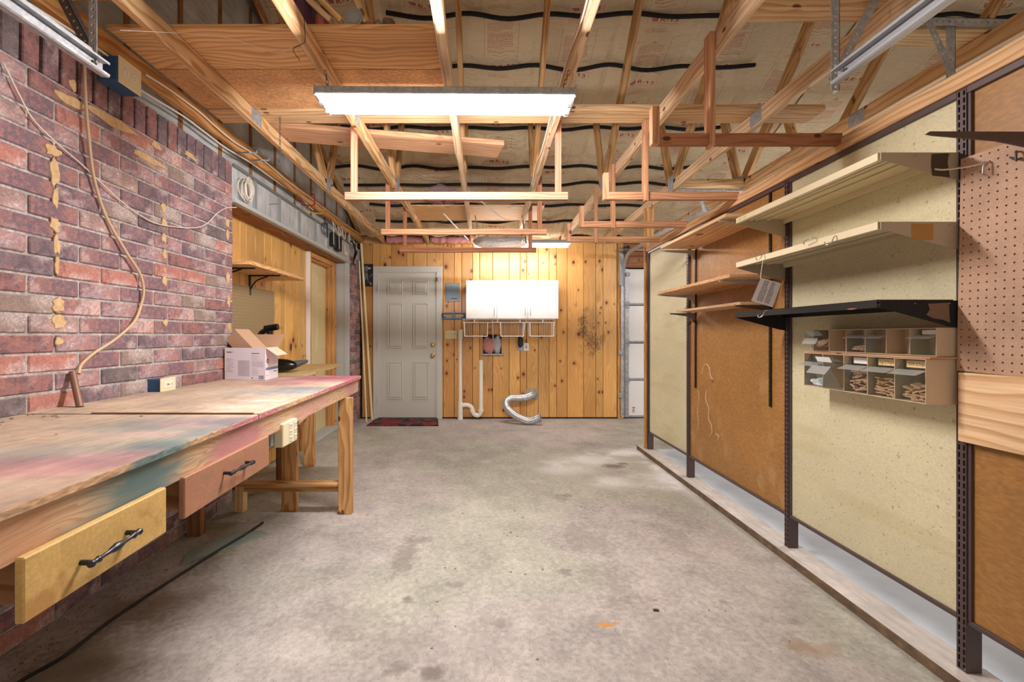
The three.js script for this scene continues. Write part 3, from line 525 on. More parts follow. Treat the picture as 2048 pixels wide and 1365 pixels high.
// ---------------------------------------------------------------- fluorescent fittings
const glow = mat({ color: 0xffffff, emissive: 0xfff8f0, emissiveIntensity: 6, roughness: 0.5 });
function fitting(label, x0, x1, d, y, chains, lum, tilt = 0) {
  const f = thing('fluorescent_light', label, 'light', 'four foot fluorescent shop lights');
  const w = 0.17, d0 = d - w / 2, d1 = d + w / 2, xm = (x0 + x1) / 2;
  const turn = (g) => g.translate(-xm, -y, d).rotateZ(tilt).translate(xm, y, -d);
  part('housing', [dbox(x0, x1, y + 0.012, y + 0.045, d0, d1, 0.004), dbox(x0 + 0.02, x1 - 0.02, y + 0.045, y + 0.06, d - 0.05, d + 0.05, 0.003)].map(turn), M.galvDull, f);
  part('reflector', [dbox(x0 + 0.004, x1 - 0.004, y + 0.004, y + 0.012, d0 + 0.002, d1 - 0.002, 0.002)].map(turn), mat({ color: 0xffffff, emissive: 0xfff6ec, emissiveIntensity: 1.2 }), f);
  for (const k of [-0.042, 0.042]) {
    part('tube', [cyl(V(x0 + 0.035, y - 0.012, -d + k), V(x1 - 0.035, y - 0.012, -d + k), 0.013, 0.013, 12)].map(turn), glow, f);
    for (const e of [x0 + 0.022, x1 - 0.022]) part('lamp_holder', [box(e - 0.012, e + 0.012, y - 0.026, y + 0.006, -d + k - 0.014, -d + k + 0.014, 0.004)].map(turn), M.white, f);
  }
  for (const e of [x0, x1]) part('end_cap', [dbox(e - 0.003, e + 0.003, y + 0.004, y + 0.05, d0, d1, 0.001)].map(turn), M.galvDull, f);
  for (const [cx, top, bx] of chains) {
    const n = Math.round((top - y - 0.06) / 0.022), ch = [];
    for (let i = 0; i < n; i++) { const t = new THREE.TorusGeometry(0.008, 0.0018, 5, 10); t.scale(0.7, 1.5, 1); if (i % 2) t.rotateY(Math.PI / 2); const q = i / n; ch.push(clean(t).translate(mix(bx, cx, q), y + 0.066 + i * 0.022, -d)); }
    part('chain', ch, M.steelDark, f);
  }
  const L = x1 - x0 - 0.08;
  for (const s of [-1, 1]) {                                         // what the two tubes throw, fore and aft
    const l = new THREE.RectAreaLight(0xfff7f4, lum, L, 0.08); l.name = 'tube_light'; l.position.set(xm, y - 0.034, -d + s * 0.042);
    l.lookAt(xm, y - 1.034, -d + s * (0.042 + 1.5)); f.add(l);
  }
  return f;
}
fitting('glowing fluorescent shop light hung on chains above the workbench aisle', -0.784, 0.41, 2.205, 2.262, [[-0.765, 2.44, -0.745], [0.4, 2.44, 0.36]], LAMP.aisle, -0.006);
fitting('glowing fluorescent shop light beside the foil wrapped duct', -0.16, 1.066, 5.9, 2.315, [[-0.19, 2.446, -0.12], [1.045, 2.446, 1.02]], LAMP.wall);
fitting('glowing fluorescent shop light over the second bay', 2.7, 3.92, 3.2, 2.33, [[2.875, 2.446, 2.875], [3.485, 2.446, 3.485]], LAMP.bay);

// ---------------------------------------------------------------- trusses
const trussX = [-1.41, -0.8, -0.19, 0.42, 1.045, 1.655, 2.265, 2.875, 3.485, 4.095, 4.705], chordM = [M.chord, M.chord, M.chordPale, M.chordPale, M.chordPale, M.chordPale, M.chord2, M.chord2, M.chord2, M.chord, M.chord];
const besides = ['above the brick wall', 'second from the brick wall', 'over the white wall cabinet', 'with the pale taped chord by the cabinet', 'carrying the short hanging racks', 'above the shelf partition', 'just behind the partition', 'third behind the partition', 'fourth behind the partition', 'fifth behind the partition', 'against the far bay wall'];
trussX.forEach((X, i) => {
  const t = thing('roof_truss', 'sawn pine roof truss ' + besides[i], 'truss', 'roof trusses');
  const b = (d0, y0, d1, y1, w = 0.038, h = 0.089) => beam(V(X, y0, -d0), V(X, y1, -d1), w, h, 0.003);
  part('bottom_chord', dbox(X - 0.019, X + 0.019, 2.445, 2.534, -0.85, 6.5, 0.004), chordM[i], t);
  part('top_chord', b(6.5, roofY(6.5) + 0.045, 2.82, roofY(2.82) + 0.045), M.web, t); part('top_chord', b(2.82, roofY(2.82) + 0.045, -0.88, roofY(-0.88) + 0.045), M.web, t);
  part('web', b(4.17, 2.52, 4.46, 3.31), M.web, t); part('web', b(4.08, 2.52, 2.88, 3.74), M.web, t);
  part('web', b(1.47, 2.52, 1.18, 3.31), M.web, t); part('web', b(1.56, 2.52, 2.76, 3.74), M.web, t);
  for (const d of [4.12, 2.82, 1.52]) for (const s of [-1, 1]) part('nail_plate', dbox(X + s * 0.0195 - 0.001, X + s * 0.0195 + 0.001, 2.452, d === 2.82 ? 2.53 : 2.575, d - 0.06, d + 0.06, 0.0004), M.galvDull, t);
});

// ---------------------------------------------------------------- insulation and straps
const edgesX = [-1.74, ...trussX.slice(0, 8)];
const wrinkly = (x, d) => (fbm(x * 9, d * 5, 1201, 3) - 0.5) * 0.08 + (fbm(x * 3, d * 2.2, 1207, 2) - 0.5) * 0.06 + (fbm(x * 4, d * 22, 1211, 2) - 0.5) * 0.03;
for (let i = 0; i < edgesX.length - 1; i++) {
  const a = edgesX[i] + (i ? 0 : 0.045), b = edgesX[i + 1], off = R() * 0.9, where = ['beside the gable studs', 'above the plywood shelf boards', 'above the plastic bag', 'above the white wall cabinet', 'next to the pale taped chord', 'above the short hanging racks', 'over the partition rail', 'behind the partition'][i];
  const g = grid(14, 90, (u, v) => { const d = mix(6.28, 2.83, v), x = mix(a, b, u), e = Math.sin(u * Math.PI); return V(x, roofY(d) - 0.004 - 0.03 * Math.sqrt(e) - wrinkly(x, d) * Math.min(1, e * 2.2), -d); },
    (u, v) => [u * (b - a) + (0.61 - (b - a)) / 2, v * 3.94 + off]);
  solo('insulation_batt', 'kraft faced insulation batt printed ' + (i > 5 ? 'R-19, ' : 'R-13, ') + where, 'insulation', g, i > 5 ? M.kraft19 : M.kraft, 'insulation batts under the roof');
}
for (let i = 0; i < 3; i++) { const a = trussX[7 + i], b = trussX[8 + i]; solo('insulation_batt', 'kraft faced insulation batt over the second bay', 'insulation', grid(6, 20, (u, v) => { const d = mix(6.49, 2.83, v); return V(mix(a, b, u), roofY(d) - 0.02 - 0.02 * Math.sin(u * Math.PI), -d); }, (u, v) => [u * 0.61, v * 3.94]), M.kraft, 'insulation batts over the second bay'); }
solo('insulation_batt', 'kraft faced insulation on the front roof slope', 'insulation', grid(30, 20, (u, v) => { const d = mix(2.82, -0.85, v); return V(mix(-1.695, 4.9, u), roofY(d) - 0.012, -d); }, (u, v) => [u * 6.6, v * 3.9]), M.kraft);
const strapSpots = [[3.5, -0.75, 4.6, 'nearest the ridge'], [3.9, -0.8, 2.25, 'second below the ridge'], [4.5, -1.7, 2.3, 'third below the ridge'], [5.0, -1.7, 2.3, 'halfway down the roof slope'], [5.24, -1.6, 2.3, 'just below the halfway strap'], [5.6, -1.4, 2.2, 'above the plastic bag'], [5.9, -1.4, 2.2, 'lowest by the pine wall']];
for (const [d, xa, xb, w] of strapSpots) {
  const q = rng(Math.round(d * 100)), pts = [];
  for (let x = xa; x <= xb; x += 0.305) { const nearT = Math.min(...trussX.map((t) => Math.abs(t - x))) < 0.1; pts.push(V(x, roofY(d) - (nearT ? 0.06 : 0.085) - q() * 0.015, -d + (q() - 0.5) * 0.035)); }
  const g = tube(pts, 0.017, 7, pts.length * 5); solo('hold_down_strap', 'black plastic strap across the kraft insulation, ' + w, 'strap', g, M.blackMatte, 'black straps under the insulation');
}

// ---------------------------------------------------------------- boards and racks in the trusses
const TOP = 2.5355;
solo('storage_plank', 'broad sawn board lying flat on the truss chords behind the lamp', 'plank', dbox(-1.69, 2.06, TOP, TOP + 0.038, 2.82, 2.995, 0.003), M.plank);
solo('storage_plank', 'knotty plywood shelf board lying on the truss chords', 'plank', dbox(-1.69, -0.215, TOP, TOP + 0.019, 2.065, 2.385, 0.002, 0), M.ply);
solo('storage_plank', 'chipboard strip lying between plywood shelf and sawn board', 'plank', dbox(-1.69, -0.2, TOP, TOP + 0.016, 2.392, 2.8, 0.002, 0), M.chip);
solo('storage_plank', 'weathered loose plank lying askew on the truss chords', 'plank', beam(V(-1.45, TOP + 0.02, -3.15), V(0.11, TOP + 0.02, -3.46), 0.24, 0.038, 0.004), lumber(0xdcc0ae, { b: true }));
solo('storage_plank', 'short sawn board spanning two chords over the partition', 'plank', dbox(1.03, 1.87, TOP, TOP + 0.038, 1.94, 2.03, 0.003), M.plank);
solo('storage_plank', 'short sawn board between brick wall gable and first truss', 'plank', dbox(-1.74, -1.4, TOP, TOP + 0.09, 1.86, 1.9, 0.003), M.plate);
solo('storage_plank', 'pale sawn board holding the perforated hanger behind the partition', 'plank', dbox(1.84, 2.9, TOP, TOP + 0.038, 2.08, 2.2, 0.003), M.pale);
solo('storage_plank', 'short pale board over the far perforated angle', 'plank', dbox(1.68, 2.26, 2.452, 2.534, 4.05, 4.09, 0.003), M.pale);
solo('plywood_sheet', 'pale plywood sheet on the chords carrying a plastic bag', 'plywood', dbox(-0.79, 0.62, TOP, TOP + 0.012, 4.9, 5.54, 0.002, 0), M.plyPale);

function longRack(d, label, m, mp) {
  const r = thing('hanging_rack', label, 'rack', 'wide wooden hanging racks');
  part('crossbar', dbox(-0.895, 0.52, 2.03, 2.078, d - 0.019, d + 0.019, 0.002), m, r);
  for (const x of [-0.8, 0.42]) part('hanger', dbox(x + (x < 0 ? -0.058 : 0.02), x + (x < 0 ? -0.02 : 0.058), 2.078, 2.53, d - 0.016, d + 0.016, 0.002), mp, r);
}
longRack(2.96, 'wide pinkish wooden hanging rack just behind the lamp', M.rackPink, M.rackPink);
longRack(3.98, 'wide reddish wooden hanging rack in the middle of three', M.rack, M.rackRed);
longRack(4.82, 'wide dark wooden hanging rack closest to the pine wall', M.rackRed, M.rackRed);
function shortRack(d, label, m) {
  const r = thing('hanging_rack', label, 'rack', 'short wooden hanging racks');
  part('crossbar', dbox(0.78, 1.6, 2.03, 2.078, d - 0.019, d + 0.019, 0.002), m, r);
  part('hanger', dbox(1.0, 1.025, 2.02, 2.53, d - 0.03, d + 0.03, 0.002), M.rack, r); part('stop', dbox(0.745, 0.78, 2.03, 2.2, d - 0.019, d + 0.019, 0.002), M.rack, r);
}
shortRack(2.104, 'short wooden hanging rack nearest the lamp by the partition', M.rackRed); shortRack(2.958, 'short wooden hanging rack second from the lamp', M.rack); shortRack(3.71, 'short wooden hanging rack third from the lamp', M.rack); shortRack(4.287, 'short wooden hanging rack next to the partition end post', M.rack);

// ---------------------------------------------------------------- door tracks and perforated hangers
const hole12 = ngon(0.0052, 8);
function perfAngle(p, q, mate, w = 0.032, n = 1, side = V(1, 0, 0)) {      // L-shaped punched angle from p to q
  const len = p.distanceTo(q), k = Math.max(1, Math.round(len / 0.0285)), th = 0.0022;
  const a = holeSheet(1, k, w, len / k, hole12, th).translate(-w, -len / 2, -th), b = holeSheet(1, k, w, len / k, hole12, th).rotateY(Math.PI / 2).translate(-th, -len / 2, 0);
  const g = n === 2 ? mergeGeometries([a, b]) : a;
  const y = q.clone().sub(p).normalize(), z = side.clone().cross(y).normalize(), x = y.clone().cross(z);
  const m = new THREE.Matrix4().makeBasis(x, y, z).setPosition(p.clone().add(q).multiplyScalar(0.5)); g.applyMatrix4(m); return g;
}
function track(name, label, X, Y, s, D) {
  const t = thing(name, label, 'track', 'horizontal door tracks');
  const pr = [[0, 0.03], [0.004, 0.03], [0.004, 0.004], [0.05, 0.004], [0.056, 0.01], [0.056, 0.022], [0.052, 0.022], [0.052, 0.012], [0.048, 0.008], [0, 0.008]].map(([a, b]) => [b, a]);
  const prof = [[-0.004, -0.027], [0.022, -0.03], [0.028, -0.026], [0.028, -0.018], [0.024, -0.018], [0.024, -0.024], [0, -0.022], [0, 0.022], [0.024, 0.024], [0.024, 0.018], [0.028, 0.018], [0.028, 0.026], [0.022, 0.03], [-0.004, 0.027]];
  const g = boxUV(extrude(prof, 2.6), 2).scale(-s, 1, 1); if (s > 0) { const p = g.attributes.position.array, n = g.attributes.normal.array; for (let i = 0; i < p.length; i += 9) for (let k = 0; k < 3; k++) { [p[i + 3 + k], p[i + 6 + k]] = [p[i + 6 + k], p[i + 3 + k]]; [n[i + 3 + k], n[i + 6 + k]] = [n[i + 6 + k], n[i + 3 + k]]; } g.computeVertexNormals(); }
  part('rail', g.translate(X, Y, -D), M.galv, t);
  part('angle', dbox(X + s * 0.004, X + s * 0.008, Y - 0.005, Y + 0.055, -0.7, D - 0.03, 0.001), M.galv, t);
  part('angle_flange', dbox(Math.min(X + s * 0.006, X + s * 0.036), Math.max(X + s * 0.006, X + s * 0.036), Y + 0.052, Y + 0.056, -0.7, D - 0.03, 0.001), M.galv, t);
  part('end_bolt', cyl(V(X - s * 0.002, Y + 0.005, -D + 0.04), V(X - s * 0.014, Y + 0.005, -D + 0.04), 0.007, 0.007, 6), M.screw, t);
  return t;
}
track('door_track', 'galvanised door track ending in front of the brick soldier course', -1.447, 2.172, -1, 1.755);
track('door_track', 'galvanised door track ending above the cream metal shelves', 1.372, 2.178, 1, 1.815);
const ang = (label, geos, m = M.galv) => solo('perforated_angle', label, 'hanger', geos, m, 'punched steel hangers');
ang('bright punched steel strap holding the track by the brick wall', [perfAngle(V(-1.44, 2.16, -1.72), V(-1.44, 2.62, -1.72), 0, 0.03)]);
ang('dark punched steel brace slanting to the track by the brick wall', [perfAngle(V(-1.455, 2.215, -1.74), V(-1.63, 2.545, -1.74), 0, 0.032, 2)], M.steelDark);
ang('dark punched steel angle fixed to the board above the brick wall', [perfAngle(V(-1.37, 2.535, -1.84), V(-1.76, 2.535, -1.84), 0, 0.034, 1, V(0, -1, 0))], M.steelDark);
ang('galvanised punched angle holding the track over the shelves', [perfAngle(V(1.4, 2.14, -1.84), V(1.4, 2.56, -1.84), 0, 0.034, 2)]);
ang('galvanised punched strap slanting behind the track over the shelves', [perfAngle(V(1.43, 2.2, -1.9), V(1.62, 2.56, -1.9), 0, 0.034)]);
ang('long galvanised punched angle behind the partition top', [perfAngle(V(1.88, 2.57, -2.04), V(2.95, 2.545, -2.04), 0, 0.036, 2, V(0, 0, 1))]);
ang('galvanised punched angle hanging behind the partition top', [perfAngle(V(2.07, 2.2, -2.05), V(2.07, 2.57, -2.05), 0, 0.04, 2)]);
ang('pale punched strap slanting to the hanger behind the partition', [perfAngle(V(2.06, 2.26, -2.02), V(1.94, 2.54, -2.02), 0, 0.03)]);
ang('galvanised punched angle under the short pale board', [perfAngle(V(1.68, 2.44, -4.02), V(2.32, 2.42, -4.02), 0, 0.032, 2, V(0, 0, 1))]);
ang('galvanised punched angle dropping behind the partition rail', [perfAngle(V(1.92, 2.2, -4.0), V(1.84, 2.42, -4.0), 0, 0.034, 2)]);
{
  const t = thing('door_track', 'curved galvanised track of the white garage door', 'track', 'garage door tracks');
  const X = 1.925, pts = [V(X, 0.02, -6.49)]; for (let i = 0; i <= 8; i++) { const a = i / 8 * Math.PI / 2; pts.push(V(X, 1.98 + 0.3 * Math.sin(a), -6.49 + 0.3 * (1 - Math.cos(a)))); } pts.push(V(X, 2.29, -5.2), V(X, 2.26, -4.0));
  const lay = (dx, w, th) => { const g = []; for (let i = 0; i < pts.length - 1; i++) g.push(beam(pts[i].clone().add(V(dx, 0, 0)), pts[i + 1].clone().add(V(dx, 0, 0)), th, w, 0.0005)); return g; };
  part('rail', [...lay(-0.016, 0.05, 0.003), ...lay(0, 0.003, 0.03)], M.galv, t);
  part('bracket', [dbox(1.86, 1.915, 1.86, 2.32, BACK - 0.045, BACK - 0.012, 0.002), dbox(1.85, 1.92, 0.9, 0.96, BACK - 0.04, BACK - 0.012, 0.003), dbox(1.85, 1.92, 0.3, 0.36, BACK - 0.04, BACK - 0.012, 0.003)], M.galvDull, t);
  part('cable_drum', [cyl(V(1.9, 2.35, -6.42), V(1.95, 2.35, -6.42), 0.05, 0.05, 16), cyl(V(1.95, 2.35, -6.42), V(1.97, 2.35, -6.42), 0.06, 0.06, 16)], M.steelDark, t);
  part('torsion_shaft', cyl(V(1.84, 2.35, -6.42), V(3.2, 2.35, -6.42), 0.013), M.galvDull, t);
}

// ---------------------------------------------------------------- odds and ends stored in the trusses
{
  const b = thing('plastic_bag', 'clear plastic bag stuffed with red cloth on the plywood sheet', 'bag');
  const lump = (cx, cy, cz, rx, ry, rz, s, a) => grid(18, 12, (u, v) => { const th = u * Math.PI * 2, ph = v * Math.PI, n = 1 + (fbm(Math.cos(th) * 2 + 3, Math.sin(th) * 2 + v * 4, s, 3) - 0.5) * a; return V(cx + rx * n * Math.sin(ph) * Math.cos(th), cy + ry * n * Math.cos(ph), cz + rz * n * Math.sin(ph) * Math.sin(th)); });
  part('cloth', [lump(-0.47, TOP + 0.14, -5.08, 0.15, 0.088, 0.12, 3, 0.5)], mat({ roughness: 0.95, map: tex(96, 96, (u, v) => { const a = fbm(u * 9, v * 9, 1301, 3); return mix3([190, 40, 62], [70, 40, 52], sstep(0.45, 0.62, a)); }) }), b);
  part('film', [lump(-0.47, TOP + 0.162, -5.08, 0.19, 0.112, 0.15, 8, 0.45)], phys({ color: 0xf6eef4, roughness: 0.3, transmission: 0.75, thickness: 0 }), b);
}
{
  const Y0 = TOP + 0.0195, X = (px) => at(px, 40, 2.12).x;
  const c = thing('paint_can', 'grey tin can lying on its side on the plywood shelf', 'can'), cx = X(712);
  part('body', cyl(V(cx, Y0 + 0.043, -2.085), V(cx, Y0 + 0.043, -2.24), 0.04, 0.04, 24), M.galvDull, c);
  part('rim', [clean(new THREE.TorusGeometry(0.0395, 0.0034, 6, 28)).translate(cx, Y0 + 0.043, -2.084), clean(new THREE.TorusGeometry(0.028, 0.0025, 6, 28)).translate(cx, Y0 + 0.043, -2.084)], M.galvDull, c);
  const jug = (label, px, w, h, m) => { const x = X(px), t = thing('fuel_jug', label, 'jug', 'plastic jugs on the plywood shelf'); part('body', [chamfer(w, h, 0.12, 0.025).translate(x, Y0 + h / 2, -2.16)], m, t); part('cap', cyl(V(x, Y0 + h, -2.16), V(x, Y0 + h + 0.03, -2.16), 0.018), m, t); part('handle', tube([V(x - w * 0.3, Y0 + h * 0.95, -2.15), V(x - w * 0.1, Y0 + h + 0.05, -2.15), V(x + w * 0.25, Y0 + h + 0.02, -2.15)], 0.009), m, t); };
  jug('dark purple plastic jug standing on the plywood shelf', 604, 0.085, 0.2, mat({ color: 0x5c3a54, roughness: 0.45 }));
  jug('faded red plastic jug beside the purple one', 645, 0.062, 0.095, mat({ color: 0xb86a66, roughness: 0.5 }));
  const st = (label, px, l, tilt, m, d) => solo('wood_offcut', label, 'offcut', [beam(V(X(px), Y0 + 0.022, -d), V(X(px) - Math.sin(tilt) * l, Y0 + 0.022 + Math.cos(tilt) * l, -d - 0.03), 0.035, 0.024, 0.003)], m, 'wood offcuts on the plywood shelf');
  st('long pale wood offcut leaning beside the tin can', 688, 0.26, 0.75, M.pale, 2.085); st('thin wood offcut leaning past the red jug', 668, 0.26, 0.78, M.chordPale, 2.085); st('short pale wood offcut leaning over the tin can', 737, 0.2, 0.4, M.pale, 2.1);
  solo('wood_offcut', 'small reddish wood block under the leaning offcut', 'offcut', chamfer(0.036, 0.026, 0.04, 0.003).translate(X(744), Y0 + 0.0135, -2.1), M.rackRed, 'wood offcuts on the plywood shelf');
  solo('glass_jar', 'small clear jar standing by the wood block', 'jar', lathe([[0, 0], [0.02, 0], [0.022, 0.01], [0.019, 0.036], [0.011, 0.05], [0, 0.052]], 16).translate(X(757), Y0, -2.12), phys({ color: 0xc8d4d8, roughness: 0.1, transmission: 0.8, thickness: 0 }));
  solo('glove', 'crumpled brown work glove at the shelf end', 'glove', grid(14, 10, (u, v) => { const th = u * 6.2832, ph = v * Math.PI, n = 1 + (fbm(u * 6, v * 5, 91, 3) - 0.5) * 0.8; return V(X(778) + 0.03 * n * Math.sin(ph) * Math.cos(th), Y0 + 0.034 + 0.026 * n * Math.cos(ph), -2.14 + 0.05 * n * Math.sin(ph) * Math.sin(th)); }), mat({ color: 0x7e6656, roughness: 0.9 }));
}
{
  solo('drain_pipe', 'black pipe run lying across the chords near the pine wall', 'pipe', [cyl(V(-1.0, TOP + 0.035, -5.65), V(0.45, TOP + 0.06, -5.68), 0.032), cyl(V(-0.5, TOP + 0.04, -5.62), V(-0.5, TOP + 0.04, -5.56), 0.04)], M.black);
  const dct = thing('foil_duct', 'foil wrapped duct slung between the chords', 'duct');
  part('jacket', grid(20, 20, (u, v) => { const th = u * Math.PI * 2, n = 1 + (fbm(Math.cos(th) * 3 + 4, v * 9 + Math.sin(th) * 3, 71, 3) - 0.5) * 0.35; return V(0.17 + 0.33 * Math.cos(th) * n * Math.pow(Math.sin(Math.PI * clamp(v, 0.001, 0.999)), 0.25), 2.268 + 0.072 * Math.sin(th) * n * Math.pow(Math.sin(Math.PI * clamp(v, 0.001, 0.999)), 0.25), -mix(5.2, 5.72, v)); }), M.foil, dct);
  for (const x of [-0.12, 0.4]) part('strap', beam(V(x, 2.5, -5.16), V(x + 0.05, 2.2, -5.19), 0.05, 0.012), M.steelDark, dct);
  solo('conduit', 'thin white conduit slanting below the pipe', 'pipe', cyl(V(-0.46, 2.5, -5.1), V(-0.22, 2.36, -5.8), 0.008), M.white);
  solo('wire_run', 'white cable drooping between two chords', 'cable', tube([V(-0.17, 2.6, -4.6), V(0.05, 2.5, -4.9), V(0.2, 2.45, -5.1), V(0.4, 2.45, -5.15)], 0.006), M.cableWhite);
  const pk = (x0, x1, s) => grid(26, 8, (u, v) => { const th = v * Math.PI * 2, n = 1 + (fbm(u * 12, v * 4 + s, s, 3) - 0.5) * 1.0; return V(mix(x0, x1, u), 2.485 + 0.05 * Math.cos(th) * n, -6.4 + 0.06 * Math.sin(th) * n); });
  solo('insulation_tuft', 'pink fibre insulation bulging along the wall top by the first truss', 'insulation', pk(-1.36, -0.86, 5), M.pink, 'pink insulation tufts');
  solo('insulation_tuft', 'pink fibre insulation bulging along the wall top beside the duct', 'insulation', pk(-0.74, -0.2, 9), M.pink, 'pink insulation tufts');
}

{
  const links = []; for (let i = 0; i < 14; i++) { const t = new THREE.TorusGeometry(0.008, 0.0018, 5, 10); t.scale(0.7, 1.5, 1); if (i % 2) t.rotateY(Math.PI / 2); links.push(clean(t).translate(-1.285, 2.53 - i * 0.022, -2.9)); }
  solo('hanging_chain', 'short steel chain dangling from the sawn board by the brick wall', 'chain', links, M.steelDark);
  const along = (label, x, d0, d1, s, m = M.cableWhite) => { const q = rng(s), pts = []; for (let d = d0; d <= d1; d += 0.35) pts.push(V(x, 2.46 + q() * 0.06, -d)); solo('cable', label, 'cable', tube(pts, 0.004, 6, pts.length * 5), m); };
  along('grey cable stapled to the chord over the lamp', -0.215, 1.2, 6.3, 4); along('grey cable stapled to the chord at the lamp end', 0.394, 1.2, 4.0, 9);
  solo('tie_wire', 'thin white wire strung below the plywood shelf', 'wire', tube([onX(240, 60, -1.43), V(-1.2, 2.52, -2.1), V(-1.0, 2.51, -2.2), at(590, 90, 2.15)], 0.0012, 5, 40), M.cableWhite);
  solo('tie_wire', 'dark wire looped round the second truss chord', 'wire', tube([V(-0.775, 2.535, -1.98), V(-0.778, 2.44, -2.0), V(-0.8, 2.436, -2.02), V(-0.85, 2.43, -2.05), V(-0.84, 2.41, -2.1)], 0.0015, 5, 40), M.black);
}
// ---------------------------------------------------------------- workbench (its front edge runs slightly off the wall's line)
const benchX = (d) => -(0.80 + 0.034 * d), BT = 0.872, benchEnd = 3.4;
const paintT = (() => {                                             // overspray in pink, blue grey and white on the tan sheet
  const X0 = -1.76, X1 = -0.78, D0 = 0.5, D1 = 3.42, sp = [];
  const s = (px, py, rx, ry, col, a) => { const p = onY(px, py, BT); sp.push([p.x, -p.z, rx, ry, col, a]); };
  s(640, 760, .45, .12, [186, 104, 128], .75); s(700, 757, .2, .1, [190, 104, 130], .7); s(560, 768, .3, .07, [176, 120, 134], .5); s(600, 783, .3, .1, [136, 146, 158], .75); s(500, 785, .3, .06, [140, 148, 158], .5); s(520, 803, .12, .02, [230, 224, 222], .6); s(470, 815, .16, .03, [232, 222, 214], .5);
  s(340, 855, .36, .1, [122, 132, 136], .6); s(420, 845, .2, .05, [204, 160, 162], .6); s(480, 843, .14, .04, [120, 132, 138], .6); s(330, 890, .14, .06, [96, 124, 130], .8); s(400, 868, .1, .04, [98, 122, 130], .7); s(180, 905, .3, .08, [134, 138, 140], .5); s(150, 925, .26, .04, [176, 116, 130], .6); s(60, 945, .25, .04, [178, 120, 130], .55); s(240, 910, .2, .03, [206, 160, 156], .5); s(90, 985, .16, .05, [204, 170, 150], .5); s(300, 868, .2, .03, [206, 168, 164], .45); s(20, 905, .2, .05, [132, 134, 138], .45);
  return { X0, X1, D0, D1, t: tex(640, 1536, (u, v) => {
    const x = mix(X0, X1, u), d = mix(D0, D1, v), a = fbm(x * 5, d * 5, 1401, 4), b = fbm(x * 40, d * 40, 1405, 3), f = noise(x * 300, d * 300, 1409), g = fbm(x * 70, d * 6, 1411, 2);
    const k = 0.9 + (a - 0.5) * 0.3 + (b - 0.5) * 0.16 + (g - 0.5) * 0.12; let c = [206 * k, 183 * k, 160 * k];
    for (const q of sp) { const e = Math.hypot((x - q[0]) / q[2], (d - q[1]) / (q[3] * 2.4)); if (e > 1.5) continue; c = mix3(c, [q[4][0] * k * 1.06, q[4][1] * k * 1.06, q[4][2] * k * 1.06], clamp(q[5] * sstep(1.15, 0.15, e + (a - 0.5) * 0.9) * (0.65 + b * 0.6))); }
    if (f > 0.955 && a > 0.47) c = mix3(c, [96, 74, 60], 0.65); return c;
  }, { wrap: THREE.ClampToEdgeWrapping }) };
})();
M.benchTop = mat({ map: paintT.t, roughness: 0.8 });
M.apron = mat({ roughness: 0.78, map: tex(1536, 128, (u, v) => {        // the same paint on the front board, along its length
  const d = mix(0.5, 3.42, u), y = v * 0.1, r = v * 7 + fbm(u * 14, v * 3, 1421, 3) * 5, f = r - Math.floor(r), late = sstep(0.3, 0.9, f) * sstep(1, 0.92, f), n = fbm(d * 6, v * 2, 1423, 3);
  let c = mix3([216, 184, 150], [182, 140, 104], late * 0.7);
  const lay = (m, w, col, a) => { const e = Math.abs(d - m) / w; c = mix3(c, col, clamp(a * sstep(1.15, 0.3, e + (n - 0.5) * 1.2))); };
  lay(1.17, 0.24, [92, 122, 128], 0.92); lay(1.65, 0.24, [186, 124, 132], 0.8); lay(2.35, 0.3, [198, 140, 140], 0.5); lay(3.2, 0.2, [202, 130, 146], 0.6); lay(0.8, 0.14, [206, 152, 116], 0.6); return c;
}, { wrap: THREE.ClampToEdgeWrapping }) });
M.benchEdge = mat({ roughness: 0.9, map: tex(1536, 32, (u, v) => {
  const d = mix(0.5, 3.42, u), b = fbm(d * 60, v * 6, 1431, 3), n = fbm(d * 7, v, 1433, 3); let c = [198, 162, 126]; const k = 0.7 + b * 0.55; c = [c[0] * k, c[1] * k, c[2] * k];
  const lay = (m, w, col, a) => { c = mix3(c, [col[0] * k, col[1] * k, col[2] * k], clamp(a * sstep(1.1, 0.35, Math.abs(d - m) / w + (n - 0.5)))); };
  lay(1.2, 0.14, [92, 122, 128], 0.85); lay(1.75, 0.3, [186, 110, 128], 0.7); lay(3.0, 0.6, [200, 100, 128], 0.75); return c;
}, { wrap: THREE.ClampToEdgeWrapping }) });
function prism(ring, y0, y1) {                                         // horizontal outline [x, d] between two heights
  const g = extrude(ring.map(([x, d]) => [x, d]), y1 - y0, 0.0015).rotateX(-Math.PI / 2); return g.translate(0, y0, 0);
}
